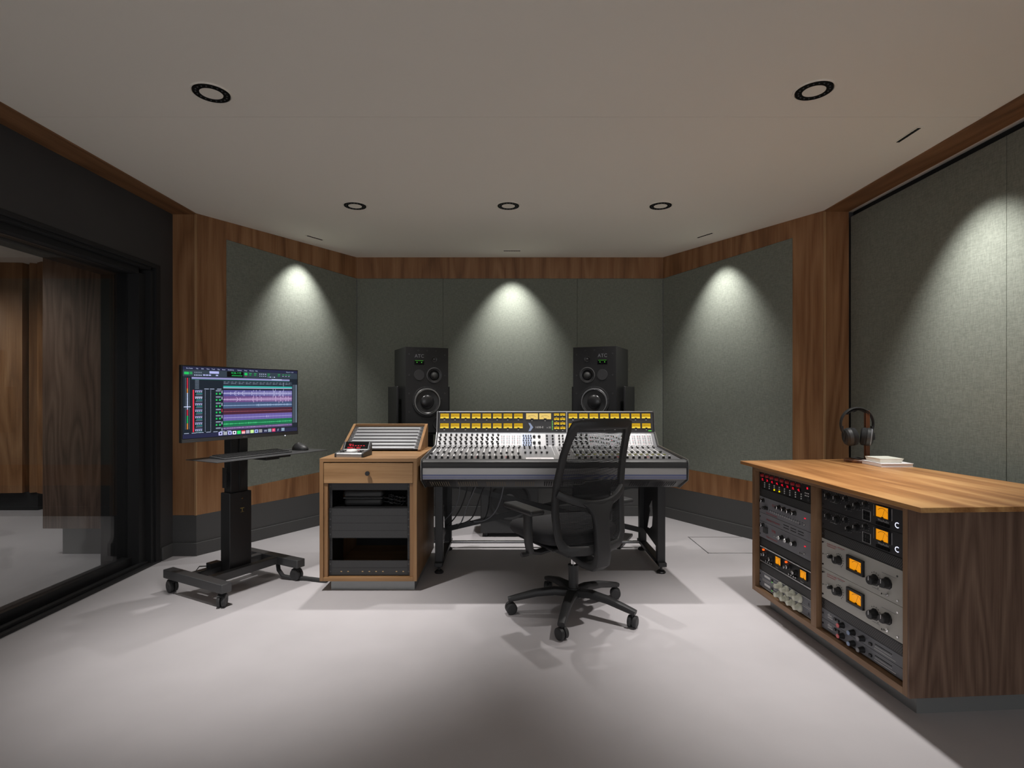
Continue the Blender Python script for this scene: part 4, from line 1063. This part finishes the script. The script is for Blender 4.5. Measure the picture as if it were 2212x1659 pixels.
m = MB(); m.box(-.004, .022, -.0442, -.0432, .470, .474, GOLD).box(.007, .011, -.0442, -.0432, .452, .470, GOLD).box(-.002, .020, -.0442, -.0432, .448, .450, GOLD); m.cyl((.009, -.043, .53), (.009, -.0455, .53), .005, CHR, n=10); obj('badge', m, sl_)
m = MB(); m.box(-.056, .056, -.030, .033, .57, 1.14, BLK); m.box(-.004, .004, -.034, -.030, .575, 1.05, BLKM)
obj('upper_column', m, cart, bevel=.003)
m = MB(); m.box(-.0765, -.0725, -.015, .02, .60, .72, BLK); m.box(-.0725, -.056, -.005, .01, .64, .68, BLK); obj('handle', m, cart, bevel=.001)
m = MB(); m.box(-.34, .40, -.336, -.06, .797, .801, DGREY); tr = obj('keyboard_tray', m, cart, bevel=.001)
m = MB(); m.box(-.02, .07, -.30, -.034, .775, .797, BLK).box(.06, .14, -.31, -.24, .783, .797, BLK); obj('tray_bracket', m, cart, bevel=.002)
m = MB(); m.box(-.10, .0, -.12, -.034, 1.05, 1.15, BLK).box(-.053-.04, -.053+.04, -.125, -.12, 1.06, 1.14, BLK); obj('monitor_mount', m, cart, bevel=.002)
m = MB(); m.box(-.14, -.075, .03, .075, .133, .165, BLK); m.tube([(-.14, .05, .15), (-.19, .06, .16), (-.22, .05, .14), (-.2, .03, .134), (-.15, .035, .137)], .003, BLK, 6); obj('power_box', m, cart)
# monitor
mo = thing('monitor', 'wide black monitor showing an audio session, on the rolling cart', 'monitor', (-1.547, 3.18, .90), CR)
MW, MH = .74, .41
m = MB(); m.box(-MW/2, MW/2, 0, .022, 0, MH, BLK).box(-.25, .25, .022, .0345, .06, .33, BLK); obj('housing', m, mo, bevel=.002)
m = MB(); m.box(-MW/2+.002, MW/2-.002, -.004, 0, .001, .019, DGREY); m.text('ASUS', (-.02, -.0045, .006), .012, GREYP); m.cyl((.27, -.004, -.002), (.27, -.001, -.002), .003, WHL, n=6); obj('lower_bezel', m, mo)
m = MB(); SX0, SX1, SZ0, SZ1 = -MW/2+.007, MW/2-.007, .022, MH-.007
def E_(n, c, e=1.): return mat('screen '+n, (0, 0, 0), .3, emit=c, es=e)
bgc = E_('base', (.012, .018, .028), 1.)
def R_(x0, x1, y0, y1, mt, l=1):   # fractions, y from the top
    w_ = SX1-SX0; h_ = SZ1-SZ0
    m.add([(SX0+x0*w_, -.0005-l*.0002, SZ1-y1*h_), (SX0+x1*w_, -.0005-l*.0002, SZ1-y1*h_), (SX0+x1*w_, -.0005-l*.0002, SZ1-y0*h_), (SX0+x0*w_, -.0005-l*.0002, SZ1-y0*h_)], [(0, 1, 2, 3)], mt)
R_(0, 1, 0, 1, bgc, 0)
cW = E_('white', (.55, .62, .85)); cG = E_('green', (.02, .55, .12)); cR = E_('red', (.75, .03, .06)); cP = E_('lilac', (.28, .27, .52)); cT = E_('teal', (.03, .28, .28))
cD = E_('dark', (.035, .05, .07)); cGr = E_('grey', (.15, .19, .25)); cNav = E_('navy', (.02, .022, .06))
R_(0, 1, 0, .04, cNav, 1); R_(0, 1, .94, 1, cNav, 1); R_(0, 1, .045, .135, cD, 1)
menu = ['Pro Tools', 'File', 'Edit', 'View', 'Track', 'Clip', 'Event', 'AudioSuite', 'Options', 'Setup', 'Window', 'Help']
def TX(s, x, y, sz, mt=cW, l=3): w_ = SX1-SX0; h_ = SZ1-SZ0; m.text(s, (SX0+x*w_, -.0005-l*.0002, SZ1-y*h_), sz, mt)
x = .025
for s in menu: TX(s, x, .033, .0085); x += .0068*len(s)+.012
TX('Mon Jul 31  15:50', .885, .033, .0075)
R_(.01, .045, .075, .11, cG, 2); R_(.05, .07, .075, .085, cG, 2); R_(.05, .07, .095, .105, cG, 2)
for k in range(5): R_(.085+.012*k, .091+.012*k, .11, .125, cW, 2); R_(.085+.012*k, .093+.012*k, .07, .09, cGr, 2)
R_(.20, .275, .055, .09, cP if False else E_('light lilac', (.45, .48, .85)), 2)
for k in range(3): R_(.15+.022*k, .168+.022*k, .105, .122, E_('light lilac', (.45, .48, .85)), 2)
R_(.25, .268, .105, .122, E_('light lilac', (.45, .48, .85)), 2)
R_(.34, .48, .05, .13, E_('black', (.002, .002, .003)), 2)
TX('4:26.115', .375, .085, .018, cG); R_(.38, .47, .105, .113, cG, 3); R_(.49, .515, .06, .10, cG, 2); R_(.50, .505, .11, .12, cR, 2)
for a in (.53, .575, .70, .80): R_(a, a+.024, .065, .072, cG, 2); R_(a, a+.02, .085, .1, E_('dim green', (.01, .25, .06)), 2)
for k in range(4): R_(.625+.018*k, .632+.018*k, .065, .08, cW, 2); R_(.625+.018*k, .632+.018*k, .1, .11, cW, 2); R_(.70+.02*k, .713+.02*k, .108, .12, cW if k % 2 else cGr, 2)
for k in range(3): R_(.845+.03*k, .865+.03*k, .07, .076, cG, 2); R_(.845+.03*k, .86+.03*k, .095, .10, cW, 2)
R_(.065, .92, .145, .172, cP, 2); R_(.74, .84, .146, .160, cW, 3); R_(.065, .92, .172, .182, E_('deep teal', (.01, .10, .08)), 2)
# ruler and arrangement
R_(.31, .945, .19, .245, cD, 2)
for k in range(20): R_(.315+.0315*k, .328+.0315*k, .20, .208, cGr, 3); R_(.316+.0315*k, .317+.0315*k, .215, .235, cW, 3)
for k in range(10): R_(.32+.062*k, .345+.062*k, .222, .230, cGr, 3)
R_(.31, .945, .262, .285, E_('bright teal', (.04, .42, .38)), 2); R_(.31, .945, .288, .298, cW, 2)
R_(.855, .857, .2, .26, cW, 4)
for k in range(7): R_(.09, .12, .185+.019*k, .193+.019*k, cGr, 2)
# tracks
tk = [((.09, .08, .28), (.62, .62, .9)), ((.14, .07, .22), (.75, .55, .85)), ((.06, .10, .20), (.5, .68, .95)), ((.07, .02, .04), (.55, .16, .2)), ((.15, .12, .38), (.7, .68, 1)), ((.01, .16, .07), (.1, .8, .3)), ((.10, .06, .17), (.6, .45, .8))]
y0 = .325; th = .0905
for i, (bc, wc) in enumerate(tk):
    a = y0+th*i; b = min(a+th, .915); mb1 = E_('track %d' % i, bc); mw = E_('wave %d' % i, wc)
    R_(.31, .945, a, b, mb1, 2)
    md = a+(.048 if b-a > .06 else .02); R_(.31, .945, md-.0015, md+.0015, mw, 3)
    rr = random.Random(i)
    n = (110, 100, 90, 70, 40, 90, 100)[i]
    for k in range(n):
        u = k/n; amp = (.008+.014*(k % 2)+.018*(rr.random() > .85) if i < 2 else .003+.010*(u > .45)*rr.random() if i == 2 else .003*rr.random() if i == 3 else (.012 if k in (24, 25) else .002) if i == 4 else .002+.008*rr.random()**2 if i == 5 else .006*rr.random())
        if i < 2: amp *= .55+.7*min(1, u*1.5)
        R_(.312+.63*u, .3145+.63*u, md-amp*1.3, md+amp*1.3, mw, 3)
    for k in range(1, 40, 2): R_(.31+.635*k/40, .3108+.635*k/40, a, b, E_('grid', (.04, .04, .10)), 3)
    # headers
    R_(.073, .083, a, b, cR, 2)
    R_(.09, .145, a+.004, a+.016, cW if i == 1 else cP, 2)
    for k in range(4): R_(.092+.014*k, .101+.014*k, a+.022, a+.034, cW, 2)
    R_(.10, .145, a+.045, a+.055, cT, 2); R_(.095, .145, a+.064, min(b, a+.074), cGr, 2)
    for k in range(5):
        if a+.006+.018*k < b: R_(.165, .169, a+.006+.018*k, a+.012+.018*k, cW, 2); R_(.208, .212, a+.006+.018*k, a+.012+.018*k, cW, 2)
    R_(.25, .29, a+.004, a+.010, cW, 2); R_(.25, .29, a+.016, a+.024, cGr, 2)
    if b-a > .06:
        R_(.25, .262, a+.042, a+.066, cG, 2); R_(.276, .29, a+.042, a+.066, cG, 2)
    R_(.297, .302, a+.006, a+.05, cW if i != 3 else cR, 2)
for a in (.165, .208, .265): R_(a-.005, a+.03, .308, .315, cW, 2)
# left meters and right strips
for j, a in enumerate((.018, .030, .046)):
    for k in range(34):
        if j == 1: cc = (cR if k < 7 else E_('orange', (.8, .3, .05)) if k < 10 else cW if k < 21 else cR if k < 25 else cG if k < 30 else E_('orange', (.8, .3, .05)))
        else: cc = cGr
        R_(a, a+(.008 if j == 1 else .003), .16+.021*k, .177+.021*k, cc, 2)
R_(.008, .058, .555, .565, cW, 3)
for a in (.955, .972, .984): R_(a, a+(.006 if a < .98 else .012), .23, .86, cGr, 2)
for k in range(7): R_(.01+.055*k, .045+.055*k, .925, .931, cW, 2)
# dock
dc = [(.55, .55, .95), (.4, .42, .45), (.5, .5, .95), (.85, .85, .95), (.03, .75, .15), (.9, .5, .5), (.4, .4, .5), (.6, .9, .35), (.4, .5, .95), (.3, .3, .32), None, (.3, .4, .45), (.85, .05, .15), None, (.25, .35, .45)]
for k, c in enumerate(dc):
    a = .272+.0385*k+(.01 if k > 9 else 0)+(.015 if k > 12 else 0)
    if c: R_(a, a+.031, .935, .985, E_('dock %d' % k, c, 1.), 3)
    if k == 10: TX('W', a, .982, .02)
    if k == 13: TX('F', a, .982, .02)
    if k in (3, 0, 2, 8): R_(a+.009, a+.022, .948, .972, cNav, 4)
    if k == 5: R_(a, a+.031, .935, .95, cR, 4)
    if k == 12: TX('M', a+.007, .975, .014, cW, 4)
obj('screen', m, mo, smooth=0)
# keyboard and mouse
ky = thing('keyboard', 'slim dark keyboard on the cart tray below the monitor', 'keyboard', (-1.664, 3.305, .8015), CR)
m = MB(); m.prism([(-.262, .0), (-.128, 0), (-.128, .013), (-.262, .006)], 'x', -.25, .19, DGREY); obj('keyboard_base', m, ky, bevel=.002)
m = MB()
for r in range(6):
    y = -.250+.0195*r; zt2 = .0065+.0085*r/6
    n = 21; w_ = .42/n
    for k in range(n):
        if r == 0 and 4 <= k < 9: continue
        m.box(-.24+k*w_+.0016, -.24+(k+1)*w_-.0016, y+.0016, y+.0172, zt2-.002, zt2+.004, BLKP)
    if r == 0: m.box(-.24+4*w_, -.24+9*w_-.001, y+.001, y+.0175, zt2-.002, zt2+.004, BLKP)
pref(obj('keys', m, ky), kind='stuff')
ms_ = thing('mouse', 'sculpted black wireless mouse at the right end of the cart tray', 'mouse', (0, 0, 0), CR)
cp = Matrix.Translation((-1.664, 3.305, 0)) @ Matrix.Rotation(CR, 4, 'Z') @ Vector((.315, -.19, .8015)); ms_.location = cp
m = MB(); n = 20; rings = []
pr = [(0, 0, 1.0), (.008, 0, 1.03), (.02, 0, .92), (.032, 0, .70), (.040, .005, .42), (.044, .008, .12)]
vs = []; fs = []
for z_, oy, s_ in pr:
    for j in range(n):
        a = 2*PI*j/n; vs.append((.038*s_*math.cos(a)-.004, .060*s_*math.sin(a)+oy, z_*(1.0+.12*math.sin(a))))
for i in range(len(pr)-1):
    for j in range(n): fs.append((i*n+j, i*n+(j+1) % n, (i+1)*n+(j+1) % n, (i+1)*n+j))
fs.append(tuple(range((len(pr)-1)*n, len(pr)*n))); fs.append(tuple(range(n))[::-1]); m.add(vs, fs, BLKP); obj('shell', m, ms_, smooth=60)
m = MB(); m.cyl((-.008, .022, .036), (-.002, .022, .036), .010, CHR, n=16); obj('scroll_wheel', m, ms_)
# thick cable from the cart to the cabinet
m = MB(); m.tube([(-1.50, 3.50, .10), (-1.47, 3.45, .05), (-1.43, 3.42, .02), (-1.38, 3.41, .013), (-1.28, 3.40, .012), (-1.18, 3.37, .012), (-1.135, 3.36, .012)], .013, BLKP, 10)
tag(obj('cable_loom', m), 'thick black cable loom running on the floor from the cart to the wood cabinet', 'cable')

# ================================================================== CHAIR
AR = math.radians(30)
ch = thing('office_chair', 'black mesh-back office swivel chair in front of the mixing console', 'chair', (.325, 2.90, 0), AR)
def interp(tab, z):
    for (a, u), (b, v) in zip(tab, tab[1:]):
        if a <= z <= b: t = (z-a)/(b-a); t = t*t*(3-2*t)*.4+t*.6; return u+(v-u)*t
    return tab[0][1] if z < tab[0][0] else tab[-1][1]
YC = [(.39, -.215), (.50, -.195), (.60, -.185), (.72, -.195), (.85, -.23), (1.02, -.295)]
HW = [(.39, .170), (.44, .198), (.55, .208), (.66, .208), (.85, .190), (1.02, .168)]
def BS(s, z, off=0.):     # backrest surface; off pushes toward the rear
    return Vector((s*interp(HW, z), interp(YC, z)+.055*s*s-off, z))
# outer frame loop
loop = []
zs = [.405, .44, .50, .56, .62, .70, .78, .86, .93, .98]
loop += [BS(1, z_) for z_ in zs]
loop += [BS(s, 1.005+.008*(1-s*s)) for s in (.96, .85, .6, .3, 0, -.3, -.6, -.85, -.96)]
loop += [BS(-1, z_) for z_ in zs[::-1]]
loop += [BS(s, .388) for s in (-.92, -.75, -.5, -.2, .2, .5, .75, .92)]
nrm = []
k = len(loop)
m = MB()
ups = [Vector((0, 1, .1)) for _ in loop]
def fw(p): return .026 if p.z > .98 else (.020 if p.z > .43 else .025)
m.sweep(loop, [fw(p) for p in loop], [.014]*k, BLKP, up=ups, n=12, closed=True, power=.7)
obj('back_frame', m, ch)
m = MB(); pts = [BS(s, .612+.060*abs(s)**2.2, .006+.02*(1-s*s)) for s in [-.98+1.96*i/16 for i in range(17)]]
m.sweep(pts, .016, .021, BLKP, up=(0, 0, 1), n=12, power=.7); obj('lumbar_bar', m, ch)
def meshpanel(z0_, z1_, lim=.93):
    m = MB(); z_ = z0_; n = 16
    while z_ < z1_:
        a = [BS(-lim+2*lim*i/n, z_) for i in range(n+1)]; b = [BS(-lim+2*lim*i/n, z_+.0040) for i in range(n+1)]
        m.add(a+b, [(i, i+1, n+2+i, n+1+i) for i in range(n)], BLKM); z_ += .0060
    for i in range(1, 34):
        s = -lim+2*lim*i/34; nz = 14; a = []; b = []
        for j in range(nz+1):
            zz_ = z0_+(z1_-z0_)*j/nz; p = BS(s, zz_, .0006); a.append(p); b.append(p+Vector((.0009, 0, 0)))
        m.add(a+b, [(j, j+1, nz+2+j, nz+1+j) for j in range(nz)], BLKM)
    return m
pref(obj('mesh_back', meshpanel(.66, .995), ch, smooth=60), label='black see-through upper mesh')
obj('mesh_back', meshpanel(.40, .605), ch, smooth=60)
m = MB(); mm_ = BLKP
vs = []; n = 14
for j in range(5):
    zz_ = .625+.085*j/4
    for i in range(n+1):
        s = -.58+1.16*i/n; e = 1-abs(s/.58)**6*.25
        vs.append(BS(s, zz_+(0 if j < 4 else .012*(1 if abs(s) < .3 else 0)), -.012))
f = [(j*(n+1)+i, j*(n+1)+i+1, (j+1)*(n+1)+i+1, (j+1)*(n+1)+i) for j in range(4) for i in range(n)]
m.add(vs, f, BLKP); o = obj('lumbar_pad', m, ch, smooth=60); sm = o.modifiers.new('solid', 'SOLIDIFY'); sm.thickness = .014
# spine
m = MB(); pts = [(0, -.212, .618), (0, -.220, .595), (0, -.226, .56), (0, -.232, .50), (0, -.238, .42), (0, -.240, .36), (0, -.230, .322), (0, -.20, .300), (0, -.13, .296), (0, -.06, .312), (0, -.01, .335)]
m.sweep(pts, [.10, .070, .050, .044, .044, .044, .045, .046, .048, .05, .05], [.012, .014, .016, .017, .018, .02, .022, .022, .02, .02, .02], BLKP, up=[Vector((0, 1, .05))]*5+[Vector((0, 1, .2)), Vector((0, .7, .7)), Vector((0, .3, .95))]+[Vector((0, 0, 1))]*3, n=16, power=.4); obj('spine', m, ch)
# seat
m = MB(); n = 36; prs = [(.385, .80), (.395, .93), (.42, 1.0), (.445, 1.0), (.462, .95), (.470, .85), (.473, .6), (.473, .3)]
vs = []; fs = []
for z_, s_ in prs:
    for j in range(n):
        a = 2*PI*j/n; c_ = math.copysign(abs(math.cos(a))**.5, math.cos(a)); d_ = math.copysign(abs(math.sin(a))**.5, math.sin(a))
        x = .25*c_*s_; y = .235*d_*s_+.105; dip = -.035*max(0, (y-.22)/.12)**2 if y > .22 else 0
        vs.append((x, y, z_+dip+.008*abs(x/.25)**2))
for i in range(len(prs)-1):
    for j in range(n): fs.append((i*n+j, i*n+(j+1) % n, (i+1)*n+(j+1) % n, (i+1)*n+j))
fs.append(tuple(range((len(prs)-1)*n, len(prs)*n))); fs.append(tuple(range(n))[::-1])
m.add(vs, fs, mat('chair fabric', (.030, .029, .031), .95, bump=(300, .3))); obj('seat', m, ch, smooth=60)
m = MB(); m.box(-.20, .20, -.10, .25, .372, .386, BLKP).box(-.10, .10, -.09, .13, .325, .372, BLKP); obj('seat_mechanism', m, ch, bevel=.01, seg=3)
m = MB(); m.cyl((-.10, .03, .352), (-.30, .02, .345), .007, CHR); m.cyl((-.27, .021, .346), (-.31, .019, .345), .012, BLKP); obj('lever', m, ch)
m = MB(); m.cyl((0, 0, .12), (0, 0, .25), .026, BLKP).cyl((0, 0, .25), (0, 0, .326), .014, CHR); m.cyl((0, 0, .245), (0, 0, .255), .029, BLKP); obj('gas_cylinder', m, ch)
for sx in (-1, 1):
    m = MB(); m.sweep([(sx*.12, .0, .365), (sx*.22, .0, .352), (sx*.272, -.002, .365), (sx*.285, -.01, .41), (sx*.29, -.012, .48), (sx*.29, -.01, .565)],
                      [.03, .03, .03, .032, .032, .03], [.010, .011, .014, .014, .015, .015], BLKP, up=[Vector((0, 0, 1))]*2+[Vector((-sx*.7, 0, .7))]+[Vector((-sx, 0, 0))]*3, n=12, power=.7)
    ar = obj('armrest', m, ch)
    m = MB(); m.box(sx*.29-.043, sx*.29+.043, -.105, .175, .562, .590, BLKP); obj('arm_pad', m, ar, bevel=.013, seg=4)
m = MB(); m.cyl((0, 0, .085), (0, 0, .135), .042, BLKP, .034, n=24); obj('base_hub', m, ch)
for k in range(5):
    a = math.radians(110+72*k)-AR; d = Vector((math.cos(a), math.sin(a), 0)); sd = Vector((-d.y, d.x, 0))
    m = MB(); m.sweep([d*.02+Vector((0, 0, .11)), d*.10+Vector((0, 0, .118)), d*.20+Vector((0, 0, .108)), d*.30+Vector((0, 0, .085)), d*.345+Vector((0, 0, .075))],
                      [.032, .027, .023, .020, .018], [.020, .020, .018, .015, .012], BLKP, up=(0, 0, 1), n=12, power=.6)
    lg = obj('base_leg', m, ch)
    m = MB(); p = d*.33; b = a+1.1+k*.7; ax = Vector((math.cos(b), math.sin(b), 0))
    for q in (-1, 1):
        c = Vector((p.x, p.y, .03))+ax*(q*.013); m.lathe(c, ax*q, [(-.009, .01), (-.009, .028), (-.006, .030), (.008, .029), (.011, .022), (.011, .0001)], BLKP, 24)
    m.cyl((p.x, p.y, .03), (p.x, p.y, .075), .007, BLKP); m.lathe(Vector((p.x, p.y, .03))-ax*.004, ax, [(0, .0001), (0, .022), (.008, .022), (.008, .0001)], BLKP, 16)
    obj('caster', m, ch)
